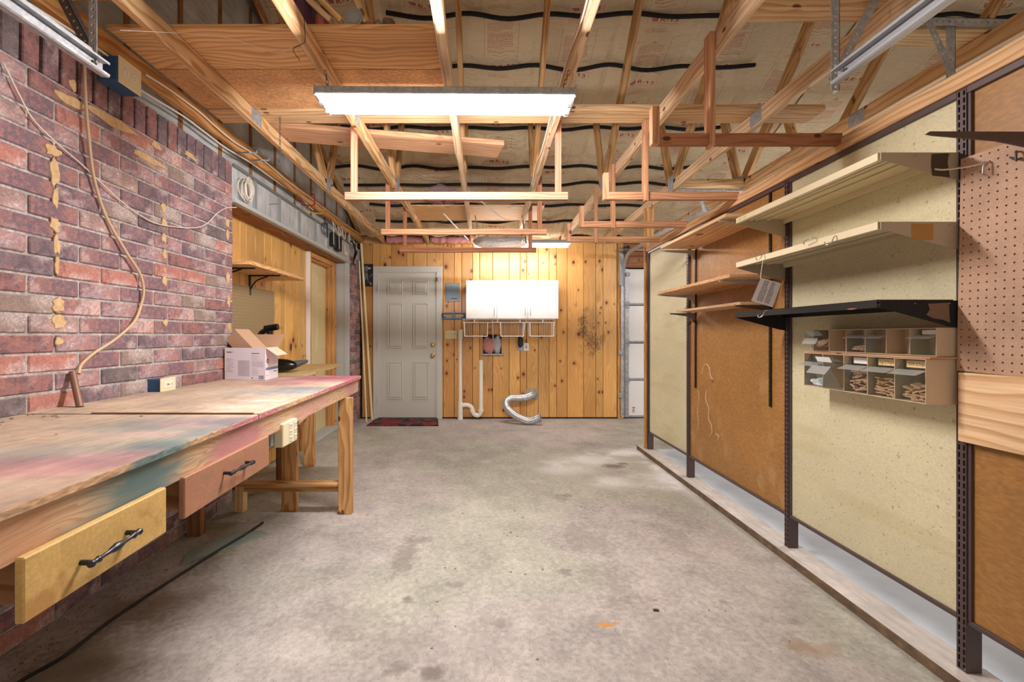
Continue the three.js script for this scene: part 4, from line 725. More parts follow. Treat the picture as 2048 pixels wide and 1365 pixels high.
{
  const b = thing('workbench', 'long paint stained workbench with two drawers against the brick wall', 'workbench');
  const topUV = (x, y, z) => [(x - paintT.X0) / (paintT.X1 - paintT.X0), (-z - paintT.D0) / (paintT.D1 - paintT.D0)];
  const sheet = (d0, d1, y1, name) => {
    const t = part(name, quadUV(prism([[-1.752, d0], [benchX(d0), d0], [benchX(d1), d1], [-1.752, d1]], BT - 0.02, y1), topUV), M.benchTop, b);
    part('front_edge', quadUV(beam(V(benchX(d0) + 0.0012, (BT - 0.02 + y1) / 2, -d0 - 0.001), V(benchX(d1) + 0.0012, (BT - 0.02 + y1) / 2, -d1 + 0.001), 0.003, y1 - BT + 0.0185, 0.0008), (x, y, z) => [(-z - 0.5) / 2.92, (y - BT + 0.02) / 0.024]), M.benchEdge, t);
  };
  sheet(0.3, 1.752, BT - 0.002, 'top_sheet'); sheet(1.757, benchEnd, BT + 0.001, 'top_sheet');
  const front = (d0, d1, off, th, y0, y1, name, m) => part(name, quadUV(beam(V(benchX(d0) - off, (y0 + y1) / 2, -d0), V(benchX(d1) - off, (y0 + y1) / 2, -d1), th, y1 - y0, 0.002), (x, y, z) => [(-z - 0.5) / 2.92, (y - y0) / 0.09]), m, b);
  front(0.3, benchEnd - 0.02, 0.032, 0.036, BT - 0.109, BT - 0.021, 'front_rail', M.apron);
  part('end_rail', dbox(-1.74, benchX(3.37) - 0.055, BT - 0.105, BT - 0.021, 3.34, 3.376, 0.002), M.leg, b);
  for (const d of [1.3, 2.2, 3.0]) part('cross_rail', dbox(-1.74, benchX(d) - 0.055, BT - 0.105, BT - 0.021, d - 0.018, d + 0.018, 0.002), M.leg, b);
  part('leg', dbox(-0.965, -0.876, 0, BT - 0.11, 3.03, 3.07, 0.003), M.leg, b);
  part('leg', dbox(-1.358, -1.258, 0, BT - 0.021, 3.085, 3.125, 0.003), M.leg, b);
  part('leg', dbox(-1.655, -1.6, 0, BT - 0.021, 3.06, 3.12, 0.003), M.pale, b);
  part('stretcher', dbox(-1.655, -0.92, 0.135, 0.19, 3.07, 3.084, 0.002), M.leg, b); part('stretcher_cap', dbox(-1.655, -0.965, 0.19, 0.209, 3.0, 3.084, 0.002), M.leg, b);
  part('support_panel', dbox(-1.74, -1.66, 0, BT - 0.021, 2.7, 2.75, 0.002), M.darkWood, b);
  const drawer = (d0, d1, y0, y1, off, m, lab, hd0, hd1, hy0, hy1) => {
    const fx = (d) => benchX(d) - 0.014 + off, dr = part('drawer_front', beam(V(fx(d0), (y0 + y1) / 2, -d0), V(fx(d1), (y0 + y1) / 2, -d1), 0.018, y1 - y0, 0.003), m, b, lab);
    part('drawer_box', [beam(V(fx(d0) - 0.2, (y0 + y1) / 2, -d0 - 0.03), V(fx(d1) - 0.2, (y0 + y1) / 2, -d1 + 0.03), 0.37, y1 - y0 - 0.03, 0.002)], M.darkWood, dr);
    const hd = (d, y) => V(fx(d) + 0.009, y, -d), e0 = hd(hd0, hy0), e1 = hd(hd1, hy1), out = V(0.026, 0, 0);
    const ax = e1.clone().sub(e0).normalize(), a = e0.clone().add(out), c = e1.clone().add(out), L = a.distanceTo(c);
    const prof = [[0, 0], [0.006, 0.002], [0.008, 0.008], [0.0045, 0.014], [0.0065, 0.022], [0.0075, 0.026], [0.004, 0.032], [0.0048, L * 0.36], [0.0075, L * 0.42], [0.0095, L * 0.5]]; const full = [...prof, ...prof.slice(0, -1).reverse().map(([r, h]) => [r, L - h])];
    const g = lathe(full, 12).translate(0, -L / 2, 0).rotateX(Math.PI / 2); orient(g, a, c);
    part('handle', [g, cyl(e0.clone().addScaledVector(ax, 0.012), a.clone().addScaledVector(ax, 0.012), 0.0055), cyl(e1.clone().addScaledVector(ax, -0.012), c.clone().addScaledVector(ax, -0.012), 0.0055)], mat({ color: 0x424248, metalness: 0.8, roughness: 0.36 }), dr, 'pewter spindle handle');
  };
  const worn = (base, spot, seed) => mat({ roughness: 0.62, map: sized(tex(384, 128, (u, v) => { const a = fbm(u * 6, v * 3, seed, 4), s = fbm(u * 9, v * 4, seed + 3, 3), n = noise(u * 150, v * 60, seed + 5); const k = 0.94 + (n - 0.5) * 0.1 + (a - 0.5) * 0.1; const c = [base[0] * k, base[1] * k, base[2] * k]; return mix3(c, spot, sstep(0.6, 0.8, s) * 0.6); }), 0.7, 0.24) });
  drawer(0.8255, 1.215, 0.655, 0.7735, 0.012, worn([222, 184, 112], [168, 118, 62], 1451), 'yellow painted drawer front', 0.935, 1.085, 0.706, 0.715);
  drawer(1.304, 1.853, 0.653, 0.7705, 0.004, worn([180, 128, 100], [150, 116, 92], 1461), 'reddish brown drawer front', 1.5, 1.67, 0.722, 0.716);
  part('drawer_runner', dbox(-1.3, -0.93, 0.62, 0.645, 0.7, 0.78, 0.002), M.leg, b);
}
solo('seam_strip', 'thin splintered wood strip lying along the workbench sheet joint', 'strip', beam(V(-1.49, BT + 0.004, -1.756), V(-0.875, BT + 0.0035, -1.752), 0.007, 0.005, 0.001), M.darkWood);
{
  const b = thing('power_strip', 'beige multi outlet block screwed under the workbench edge', 'outlet');
  const x = -0.868, p0 = 1.99, p1 = 2.14;
  part('body', dbox(x - 0.04, x, 0.688, 0.79, p0, p1, 0.004), M.ivory, b);
  for (let i = 0; i < 2; i++) for (let j = 0; j < 3; j++) { const d = mix(p0 + 0.075, p1 - 0.02, i), y = 0.712 + j * 0.028; part('socket', [dbox(x, x + 0.002, y - 0.011, y + 0.011, d - 0.014, d + 0.014, 0.0008)], M.pvc, b); for (const k of [-0.006, 0.006]) part('slot', dbox(x + 0.0015, x + 0.0028, y - 0.005, y + 0.005, d + k - 0.0012, d + k + 0.0012, 0.0003), M.black, b); }
  part('bracket', dbox(x - 0.06, x - 0.038, 0.7, 0.765, 1.96, 2.1, 0.002), M.galvDull, b);
  part('cord', tube([V(x - 0.05, 0.74, -1.96), V(x - 0.06, 0.7, -1.9), V(x - 0.1, 0.74, -1.88), V(x - 0.07, 0.72, -1.93), V(x - 0.12, 0.7, -1.9)], 0.005), M.black, b);
}
// low plywood table in the alcove
{
  const t = thing('low_table', 'pale plywood table standing in the alcove behind the workbench', 'table');
  part('tabletop', boxUV(prism([[-1.945, 3.42], [-1.345, 3.42], [-1.53, 4.88], [-1.945, 4.88]], 0.85, 0.869), 2), M.plyGrey, t);
  part('leg', dbox(-1.625, -1.53, 0, 0.85, 4.14, 4.178, 0.003), M.leg, t); part('leg', dbox(-1.61, -1.54, 0, 0.85, 3.56, 3.6, 0.003), M.darkWood, t); part('leg', dbox(-1.94, -1.85, 0, 0.85, 4.7, 4.74, 0.003), M.leg, t); part('leg', dbox(-1.94, -1.85, 0, 0.85, 3.54, 3.58, 0.003), M.black, t);
  part('brace', beam(V(-1.9, 0.1, -3.55), V(-1.6, 0.48, -4.1), 0.04, 0.07, 0.002), M.pale, t);
  part('shelf', dbox(-1.94, -1.63, 0.42, 0.438, 3.56, 4.3, 0.002, 2), M.plyPale, t);
  part('bracket', dbox(-1.56, -1.53, 0.82, 0.85, 4.5, 4.53, 0.002), M.ivory, t);
}
{
  const s = thing('wall_shelf', 'pine board shelf on a black bracket in the alcove', 'shelf');
  part('board', dbox(AX + 0.001, -1.65, 1.667, 1.695, 3.256, 4.237, 0.002, 2), M.plyPale, s);
  for (const d of [3.42, 3.84]) part('bracket', [dbox(AX + 0.001, -1.7, 1.657, 1.667, d - 0.012, d + 0.012, 0.002), dbox(AX + 0.001, AX + 0.012, 1.5, 1.657, d - 0.012, d + 0.012, 0.002), tube([V(AX + 0.01, 1.55, -d), V(AX + 0.06, 1.62, -d), V(-1.8, 1.657, -d)], 0.006)], M.black, s);
}
{
  const n = Math.round(1.04 / 0.0254), m = Math.round(0.68 / 0.0254), g = holeSheet(n, m, 0.0254, 0.0254, ngon(0.0034, 6), 0.006);
  solo('pegboard', 'tan pegboard sheet on the alcove boarding below the shelf', 'pegboard', g.rotateY(Math.PI / 2).translate(AX + 0.002, 0.885, -3.236), M.pegGrey);
}
// cardboard box with a torn open lid
{
  const c = thing('cardboard_box', 'open white printed cardboard box on the workbench', 'box');
  const print = canvasTex(512, 384, (g) => {
    g.fillStyle = '#e9e4f0'; g.fillRect(0, 0, 512, 384); g.fillStyle = '#5c5a66'; for (let i = 0; i < 6; i++) { g.fillRect(20 + i * 10, 44 + (i % 2) * 3, 8, 14 + (i % 3) * 3); } g.beginPath(); g.arc(92, 52, 10, 0, 7); g.lineWidth = 3; g.strokeStyle = '#777'; g.stroke();
    const q = rng(9); g.fillStyle = '#8b8898'; for (let i = 0; i < 12; i++) g.fillRect(16, 130 + i * 14 + (i > 3 ? 6 : 0), 50 + q() * 55, 4); g.fillStyle = '#c9c4d2'; g.fillRect(165, 150, 150, 190); g.fillStyle = '#aaa5b5'; for (let i = 0; i < 16; i++) g.fillRect(172, 158 + i * 11, 80 + q() * 50, 3);
    g.fillStyle = '#55535e'; g.fillRect(336, 62, 100, 8); g.fillStyle = '#a8a4b2'; for (let i = 0; i < 6; i++) g.fillRect(336, 84 + i * 13, 60 + q() * 70, 3); g.fillRect(336, 150, 160, 2); g.fillStyle = '#cfcbd8'; g.fillRect(336, 160, 150, 70); g.fillStyle = '#908c9c'; for (let i = 0; i < 7; i++) g.fillRect(336, 244 + i * 13, 60 + q() * 60, 3);
    g.fillStyle = '#3c3a44'; for (let i = 0; i < 12; i++) g.fillRect(430 + i * 5, 326, 1 + q() * 3, 44); g.fillRect(340, 350, 14, 16);
  });
  const sideT = canvasTex(256, 320, (g) => { g.fillStyle = '#eceaf2'; g.fillRect(0, 0, 256, 320); g.fillStyle = '#6d83a6'; g.fillRect(0, 196, 256, 26); g.fillStyle = '#333'; g.beginPath(); g.arc(40, 130, 22, 0, 7); g.fill(); g.fillStyle = '#eceaf2'; g.beginPath(); g.arc(40, 130, 12, 0, 7); g.fill(); g.fillStyle = '#444'; g.fillRect(160, 240, 70, 8); g.fillStyle = '#b8b4c0'; for (let i = 0; i < 6; i++) g.fillRect(140, 60 + i * 18, 90, 6); g.fillRect(16, 270, 40, 8); });
  const card = mat({ color: 0xc09a7a, roughness: 0.85 });
  const A = onY(450, 760, BT + 0.001), B = onY(531, 762, BT + 0.001), C = onY(556, 755.5, BT + 0.001);   // bottom front left, front corner, far right corner
  const u = B.clone().sub(A), w = C.clone().sub(B), hgt = 0.213, up = V(0, hgt, 0), D = A.clone().add(w);
  const sheetQ = (p, a, b, m, th, name, notch) => { const n = a.clone().cross(b).normalize().multiplyScalar(th); const pts = [p, p.clone().add(a), p.clone().add(a).add(b), p.clone().add(b)]; const pos = [], uv = []; const tri = (i, j, k, o, f) => { for (const q of f ? [i, k, j] : [i, j, k]) { const v = o ? pts[q].clone().sub(n) : pts[q]; pos.push(v.x, v.y, v.z); uv.push(...[[0, 0], [1, 0], [1, 1], [0, 1]][q]); } }; tri(0, 1, 2, 0, 0); tri(0, 2, 3, 0, 0); tri(0, 1, 2, 1, 1); tri(0, 2, 3, 1, 1); for (let k = 0; k < 4; k++) { const l = (k + 1) % 4, a1 = pts[k], b1 = pts[l], c1 = pts[l].clone().sub(n), d1 = pts[k].clone().sub(n); pos.push(...a1.toArray(), ...d1.toArray(), ...c1.toArray(), ...a1.toArray(), ...c1.toArray(), ...b1.toArray()); for (let z = 0; z < 6; z++) uv.push(0.01, 0.01); } return part(name, fromTris(pos, 1, uv), m, c); };
  const lift = V(0, 0.001, 0); for (const p of [A, B, C, D]) p.add(lift);
  sheetQ(A, u, up, mat({ map: print, roughness: 0.7 }), 0.003, 'front_wall'); sheetQ(B, w, up, mat({ map: sideT, roughness: 0.7 }), 0.003, 'side_wall');
  sheetQ(D.clone(), w.clone().negate(), up, card, -0.003, 'side_wall'); sheetQ(C, u.clone().negate(), up, card, 0.003, 'back_wall'); sheetQ(A.clone().add(V(0, 0.001, 0)), w, u, card, 0.002, 'bottom');
  const un = u.clone().normalize(), wn = w.clone().normalize();
  const bl = D.clone().add(up); sheetQ(bl, u, V(0, 0.09, 0).addScaledVector(wn, 0.16), card, 0.003, 'lid_flap');
  sheetQ(B.clone().add(up), w.clone().multiplyScalar(0.9), V(0, -0.05, 0).addScaledVector(un, 0.085), mat({ color: 0xf0d6c0, roughness: 0.8 }), 0.003, 'side_flap');
  const iv = chamfer(0.2, 0.11, 0.13, 0.003).rotateZ(-0.72).rotateY(-0.25); iv.translate(A.x + u.x * 0.36 + w.x * 0.5, BT + 0.235, A.z + u.z * 0.36 + w.z * 0.5); part('insert', iv, mat({ color: 0xc4a084, roughness: 0.85 }), c, 'brown cardboard insert sticking out');
}
{
  const v = thing('hand_vacuum', 'black hand vacuum lying on the low table behind the box', 'vacuum');
  const gloss = mat({ color: 0x121214, roughness: 0.22 }), Y = 0.869;
  const P0 = (x, y) => at(x, y, 3.75);
  part('body', grid(18, 12, (a, b) => { const th = a * 6.2832, ph = b * Math.PI; return V(-1.66 + 0.15 * Math.cos(ph), Y + 0.06 + 0.055 * Math.sin(ph) * Math.sin(th), -3.72 + 0.06 * Math.sin(ph) * Math.cos(th)); }), gloss, v);
  part('nozzle', [cyl(V(-1.56, Y + 0.06, -3.75), V(-1.5, Y + 0.085, -3.9), 0.035, 0.012), beam(V(-1.6, Y + 0.055, -3.76), V(-1.5, Y + 0.08, -3.9), 0.03, 0.02, 0.006)], mat({ color: 0x4a5256, roughness: 0.5 }), v);
  part('hose', tube([P0(510, 735), P0(516, 690), P0(522, 668), P0(535, 660), P0(550, 654)], 0.022, 12), gloss, v);
  part('handle', [cyl(P0(530, 658), P0(556, 654), 0.026, 0.026, 14), cyl(P0(540, 662), P0(540, 690), 0.022, 0.03)], gloss, v);
}

// ---------------------------------------------------------------- wiring and hooks on the left wall
const wire = (label, pts, r, m, name = 'cable') => solo(name, label, 'cable', tube(pts, r, 8, pts.length * 8), m);
const lw = (x, y, o = 0.012) => onX(x, y, LX).add(V(o, 0, 0));
wire('thick tan cable curving down the brick wall to the conduit', [[163, 128], [161, 200], [166, 280], [178, 355], [205, 430], [240, 500], [268, 545], [279, 580], [276, 612], [258, 645], [218, 680], [180, 706], [156, 730], [146, 748]].map(([x, y], i) => lw(x, y, 0.012 + 0.014 * Math.abs(Math.sin(i * 0.8)))), 0.0065, M.cable);
solo('conduit', 'short brown conduit stub leaning on the brick wall at the workbench', 'pipe', cyl(lw(139, 745, 0.012), onY(160, 816, BT).add(V(0.0, 0.001, 0)), 0.013, 0.013, 14), mat({ color: 0x8a6a58, roughness: 0.5, metalness: 0.3 }));
wire('thin tan cable strung slanting across the brick wall', [[2, 128], [30, 190], [62, 240], [110, 290], [160, 330], [205, 375], [245, 408], [290, 440], [330, 452], [385, 456], [412, 446], [428, 428], [448, 417], [468, 415]].map(([x, y], i) => lw(x, y, 0.01 + 0.006 * (i % 2))), 0.0028, M.cableWhite);
wire('white cable clipped along the gable chord', [[60, 8], [150, 66], [225, 118]].map(([x, y]) => onX(x, y, -1.69)), 0.005, M.cableWhite);
wire('white cable sagging along the gable chord past the coil', [[290, 148], [340, 180], [400, 225], [430, 252], [470, 285], [512, 310], [540, 332], [575, 362], [620, 395], [660, 425], [700, 455], [722, 470]].map(([x, y]) => onX(x, y, -1.688)), 0.0055, M.cableWhite);
wire('second white cable sagging below the gable chord', [[262, 168], [310, 198], [370, 235], [410, 265], [450, 295], [500, 325], [535, 350], [575, 378], [600, 395], [625, 420]].map(([x, y]) => onX(x, y, -1.735)), 0.0055, M.cableWhite);
{
  const g = []; const c = lw(483, 382, 0.03); for (let k = 0; k < 9; k++) { const r = rr(0.05, 0.075), a = rr(-0.25, 0.25), t = new THREE.TorusGeometry(r, 0.0028, 6, 36); t.scale(1, 1.15, 1).rotateY(Math.PI / 2 + a).rotateX(rr(-0.1, 0.1)); g.push(clean(t).translate(c.x + rr(0, 0.03), c.y + rr(-0.015, 0.015), c.z + rr(-0.03, 0.03))); }
  solo('cable_coil', 'coil of white cable hanging at the end of the brick wall', 'cable', g, M.cableWhite);
}
function outletBox(label, g) { const t = thing('outlet_box', label, 'outlet', 'blue outlet boxes'); g(t); return t; }
outletBox('blue outlet box with two sockets under the gable chord', (t) => {
  const p = onX(258, 150, -1.64), y = p.y, z = p.z;
  part('box', box(-1.74, -1.648, y - 0.055, y + 0.055, z - 0.09, z + 0.06, 0.004), M.blueBox, t);
  part('cover_plate', box(-1.648, -1.642, y - 0.06, y + 0.06, z - 0.08, z + 0.055, 0.002), M.ivory, t);
  for (const k of [-0.035, 0.012]) { part('socket', [cyl(V(-1.642, y, z + k), V(-1.64, y, z + k), 0.017, 0.017, 14)], M.pvc, t); for (const e of [-0.006, 0.006]) part('slot', box(-1.641, -1.639, y + e - 0.001, y + e + 0.001, z + k - 0.004, z + k + 0.004, 0.0003), M.black, t); }
});
outletBox('blue outlet box standing on the workbench at the brick wall', (t) => {
  const p = onY(336, 783, BT), z = p.z, x = p.x;
  part('box', box(x - 0.11, x - 0.004, BT + 0.002, BT + 0.068, z - 0.035, z + 0.055, 0.004), M.blueBox, t);
  part('cover_plate', box(x - 0.004, x + 0.002, BT + 0.002, BT + 0.072, z - 0.06, z + 0.058, 0.002), M.ivory, t);
  part('socket', box(x + 0.002, x + 0.004, BT + 0.02, BT + 0.054, z - 0.035, z + 0.033, 0.001), M.pvc, t);
  for (const k of [-0.02, 0.018]) part('slot', [box(x + 0.0035, x + 0.005, BT + 0.03, BT + 0.044, z + k - 0.007, z + k - 0.004, 0.0004)], M.black, t);
  part('reset_button', box(x + 0.0035, x + 0.006, BT + 0.032, BT + 0.042, z - 0.004, z + 0.004, 0.0005), mat({ color: 0xb84a38 }), t);
});
const hookM = (c) => mat({ color: c, roughness: 0.4, metalness: 0.3 });
solo('utility_hook', 'red coated utility hook screwed into the gable chord', 'hook', tube([onX(592, 400, -1.74), onX(602, 404, -1.66), onX(605, 411, -1.66), onX(627, 411, -1.6), onX(629, 405, -1.6), onX(629, 390, -1.6), onX(624, 389, -1.6)], 0.006, 8, 60, 0.2), hookM(0xa02430));
solo('utility_hook', 'yellow coated utility hook beside the red one', 'hook', tube([onX(610, 412, -1.74), onX(617, 422, -1.66), onX(626, 426, -1.64), onX(644, 427, -1.58), onX(648, 418, -1.58)], 0.006, 8, 50, 0.3), hookM(0xd8a838));
for (const [x, y, w] of [[478, 306, 'bent steel utility hook nearer the brick wall'], [502, 321, 'bent steel utility hook past the cable coil']]) solo('utility_hook', w, 'hook', tube([onX(x, y, -1.72), onX(x + 20, y - 1, -1.58), onX(x + 34, y, -1.56), onX(x + 36, y - 4, -1.56)], 0.006, 8, 40, 0.3), M.galvDull);
solo('nail', 'long nail driven into the grey header', 'nail', cyl(onX(538, 409, -1.766), onX(556, 408, -1.66), 0.0025), M.steelDark);
{
  const ad = (label, px, py, w, h) => { const t = thing('power_adapter', label, 'adapter', 'black power adapters'); const p = lw(px, py, 0.035); part('body', chamfer(0.05, h, w, 0.008).translate(p.x, p.y, p.z), M.black, t); part('cord', tube([V(p.x, p.y + h / 2, p.z), V(p.x + 0.02, p.y + h / 2 + 0.07, p.z - 0.02), V(p.x - 0.01, p.y + h / 2 + 0.13, p.z + 0.03), V(p.x + 0.02, p.y + h / 2 + 0.08, p.z + 0.06), V(p.x + 0.025, p.y - h * 0.4, p.z + 0.05)], 0.0035), M.cableWhite, t); };
  ad('black power adapter with white cord hung on the header', 660, 480, 0.09, 0.16); ad('wider black power adapter beside the first on the header', 671, 488, 0.12, 0.17);
  solo('cord_bundle', 'tangled black cord bundle hanging at the brick pier', 'cord', [0, 1, 2, 3].map((k) => tube([lw(696, 482, 0.03 + k * 0.008), lw(703, 490 + k * 3, 0.04), lw(705, 505, 0.03 + k * 0.01), lw(702, 520 + k * 2, 0.03), lw(706, 530, 0.02 + k * 0.006)], 0.006)), M.black);
  solo('cord_bundle', 'dark blue cord looped on a nail in the header', 'cord', [0, 1, 2].map((k) => { const p = lw(643 + k * 3, 457 + k * 2, 0.03), t = new THREE.TorusGeometry(0.045 + k * 0.008, 0.004, 6, 24); return clean(t.scale(1, 1.3, 1).rotateY(1.2 + k * 0.3)).translate(p.x, p.y, p.z); }), mat({ color: 0x2a3c50, roughness: 0.5 }));
  solo('cord_bundle', 'white cord loops hanging beside the power adapters', 'cord', [0, 1, 2].map((k) => { const p = lw(672 + k * 10, 462 + k * 6, 0.04), t = new THREE.TorusGeometry(0.04 + k * 0.006, 0.0035, 6, 24); return clean(t.scale(1, 1.4, 1).rotateY(1.0 + k * 0.5)).translate(p.x, p.y, p.z); }), M.cableWhite);
  const s = thing('thermometer', 'narrow ivory thermometer on the grey header', 'thermometer'), p = lw(689, 500, 0.004); part('plate', box(p.x - 0.003, p.x + 0.005, p.y - 0.06, p.y + 0.06, p.z - 0.02, p.z + 0.02, 0.002), M.ivory, s); part('dial', cyl(V(p.x - 0.003, p.y - 0.04, p.z - 0.045), V(p.x + 0.012, p.y - 0.04, p.z - 0.045), 0.02, 0.02, 16), M.white, s);
}
// on the floor under the workbench
{
  const c = [onY(360, 1134, 0), onY(500, 1082, 0), onY(535, 1070, 0), onY(520, 1064, 0), onY(470, 1068, 0), onY(378, 1105, 0)];
  solo('broken_glass', 'broken sheet of greenish glass lying on the floor under the workbench', 'glass', extrude(c.map((p) => [p.x, -p.z]), 0.005, 0.0008).rotateX(-Math.PI / 2).translate(0, 0.002, 0), phys({ color: 0xb6c8be, roughness: 0.12, transmission: 0.35, thickness: 0 }));
  solo('rubber_hose', 'long thin black hose lying on the floor beside the workbench', 'hose', tube([[-60, 1425], [60, 1352], [130, 1312], [210, 1250], [290, 1195], [360, 1150], [430, 1108], [490, 1072], [526, 1048]].map(([x, y], i) => onY(x, y, 0.007).add(V(0, i > 5 ? 0.0075 : 0, 0))), 0.006, 8, 80), M.black);
  const bits = [], q = rng(808); for (let i = 0; i < 200; i++) { const d = 1.55 + q() * 1.7, x = -1.74 + q() * q() * 0.35, s = 0.001 + q() * 0.002; bits.push(chamfer(s * (1 + q() * 3), 0.002, s, 0.0005).rotateY(q() * 3).translate(x, 0.0015, -d)); }
  solo('floor_debris', 'dark leaf and wood crumbs along the brick wall foot', 'debris', bits, mat({ color: 0x5e4e40, roughness: 1 }), null, 'stuff');
  const bits2 = []; for (let i = 0; i < 80; i++) { const d = 1.7 + q() * 4.6, x = -0.85 + q() * 2.3, s = 0.0012 + q() * 0.0026; bits2.push(chamfer(s * (1 + q() * 4), 0.0016, s, 0.0004).rotateY(q() * 3).translate(x, 0.0012, -d)); }
  solo('floor_debris', 'scattered dry crumbs on the open concrete floor', 'debris', bits2, mat({ color: 0x5e5044, roughness: 1 }), null, 'stuff');
  const tb = []; for (let i = 0; i < 120; i++) { const d = 1.0 + q() * 2.3, x = -1.74 + q() * q() * 0.7, s = 0.002 + q() * 0.005; tb.push(chamfer(s * (1 + q() * 2), 0.0016, s, 0.0004).rotateY(q() * 3).translate(x, BT + 0.0018, -d)); }
  solo('bench_dust', 'brown sawdust crumbs lying on the workbench top', 'sawdust', tb, mat({ color: 0x7a5c40, roughness: 1 }), null, 'stuff');
  const leaf = onY(1312, 1222, 0); solo('dead_leaf', 'small black curled leaf alone on the concrete', 'leaf', grid(6, 4, (u, v) => V(leaf.x + (u - 0.5) * 0.024, 0.002 + 0.008 * Math.sin(u * 3) * (v * 0.8 + 0.2), leaf.z + (v - 0.5) * 0.016)), M.black);
}
// ---------------------------------------------------------------- gondola partition with its shelves
const GX = 1.603, posts = [4.63, 3.718, 2.497, 1.584, 0.67], UW = 0.033;
{
  const g = thing('shop_partition', 'gondola display partition of cream and brown panels on slotted uprights', 'partition');
  const slot = [[-0.0034, -0.009], [0.0034, -0.009], [0.0034, 0.009], [-0.0034, 0.009]];
  const up = holeSheet(2, 77, UW / 2, 0.0254, slot, 0.0018).rotateY(-Math.PI / 2);
  posts.forEach((d) => {
    const u = part('upright', [up.clone().translate(GX + 0.0018, 0.042, -d)], M.brownMetal, g);
    part('side_web', [dbox(GX, GX + 0.052, 0.04, 2.0, d - UW, d - UW + 0.0018, 0.0004), dbox(GX, GX + 0.052, 0.04, 2.0, d - 0.0018, d, 0.0004)], M.brownMetal, u);
    part('rear_face', [dbox(GX + 0.05, GX + 0.052, 0.04, 2.0, d - UW, d - UW * 0.72, 0.0004), dbox(GX + 0.05, GX + 0.052, 0.04, 2.0, d - UW * 0.28, d, 0.0004)], M.brownMetal, u);
  });
  const fills = [M.cream, M.masonite, M.cream, M.masonite], labs = ['cream panel', 'brown hardboard panel', 'cream panel', 'brown hardboard panel'];
  for (let i = 0; i < 4; i++) {
    const a = posts[i] - UW, b = posts[i + 1];
    const p = part('panel', dbox(GX + 0.014, GX + 0.02, 0.215, 1.99, b + 0.001, a - 0.001, 0.0008, 1), fills[i], g, labs[i]);
    part('bottom_channel', dbox(GX + 0.004, GX + 0.03, 0.203, 0.219, b, a, 0.001), M.brownMetal, p); part('top_channel', dbox(GX + 0.0, GX + 0.03, 1.978, 2.0, b, a, 0.001), M.brownMetal, p);
    part('edge_strip', [dbox(GX + 0.004, GX + 0.013, 0.215, 1.98, a - 0.01, a, 0.001)], M.brownMetal, p); part('edge_strip', [dbox(GX + 0.004, GX + 0.013, 0.215, 1.98, b, b + 0.006, 0.001)], M.brownMetal, p);
  }
  const gp = (x, y) => onX(x, y, GX + 0.0135), chalk = mat({ color: 0xc8aa8c, roughness: 0.9 });
  const drip = (pts, r) => part('glue_drip', tube(pts.map(([x, y]) => gp(x, y)), r, 6, 40), chalk, g, 'dried pale glue drip on the brown panel');
  drip([[1404, 748], [1407, 735], [1413, 729], [1419, 737], [1421, 752], [1426, 760]], 0.005); drip([[1413, 782], [1412, 800], [1418, 818], [1417, 836], [1423, 852], [1424, 866], [1419, 874]], 0.005); drip([[1396, 780], [1398, 800], [1395, 822], [1397, 845], [1396, 862]], 0.0035); drip([[1432, 868], [1438, 874], [1436, 882]], 0.005);
  part('hole', [cyl(gp(1425, 762), gp(1425, 762).add(V(-0.004, 0, 0)), 0.012, 0.012, 10)], M.darkWood, g, 'ragged hole in the brown panel');
}
{
  const p = thing('base_plank', 'dusty plank on the floor under the partition uprights', 'plank');
  part('board', dbox(1.55, 1.69, 0.0, 0.04, 0.4, 4.77, 0.003), mat({ roughness: 0.9, map: sized(tex(384, 256, (u, v) => { const a = fbm(u * 5, v * 4, 1501, 4, 5, 4), f = fbm(u * 6, v * 90, 1505, 2, 6, 90), g = fbm(u * 30, v * 20, 1507, 3, 30, 20); const k = 0.84 + a * 0.3 + (f - 0.5) * 0.16 + (g - 0.5) * 0.12; return [192 * k, 186 * k, 180 * k]; }), 0.9, 0.3) }), p);
  part('grimy_edge', dbox(1.546, 1.5505, 0.0, 0.0395, 0.4, 4.77, 0.001), mat({ roughness: 0.95, map: sized(tex(384, 48, (u, v) => { const a = fbm(u * 20, v * 2, 1511, 4, 20, 2), f = noise(u * 200, v * 20, 1513, 200, 20); const k = 0.7 + a * 0.5 + f * 0.1; return [112 * k, 92 * k, 72 * k]; }), 0.8, 0.04) }), p, 'grimy brown front edge');
}
solo('top_rail', 'sawn rail along the top of the partition', 'rail', [dbox(1.592, 1.632, 2.001, 2.06, 0.4, 4.632, 0.003)], M.rail);
solo('top_rail', 'second thin board lying behind the partition rail', 'rail', [dbox(1.636, 1.72, 2.001, 2.085, 0.5, 4.5, 0.003)], M.chord2);
{ const e = thing('end_post', 'upright sawn post at the far end of the partition', 'post'); part('stud', dbox(1.585, 1.674, 0.041, 2.44, 4.636, 4.674, 0.003), M.leg, e); part('stud', dbox(1.63, 1.674, 0.041, 2.3, 4.677, 4.715, 0.003), M.darkWood, e); }

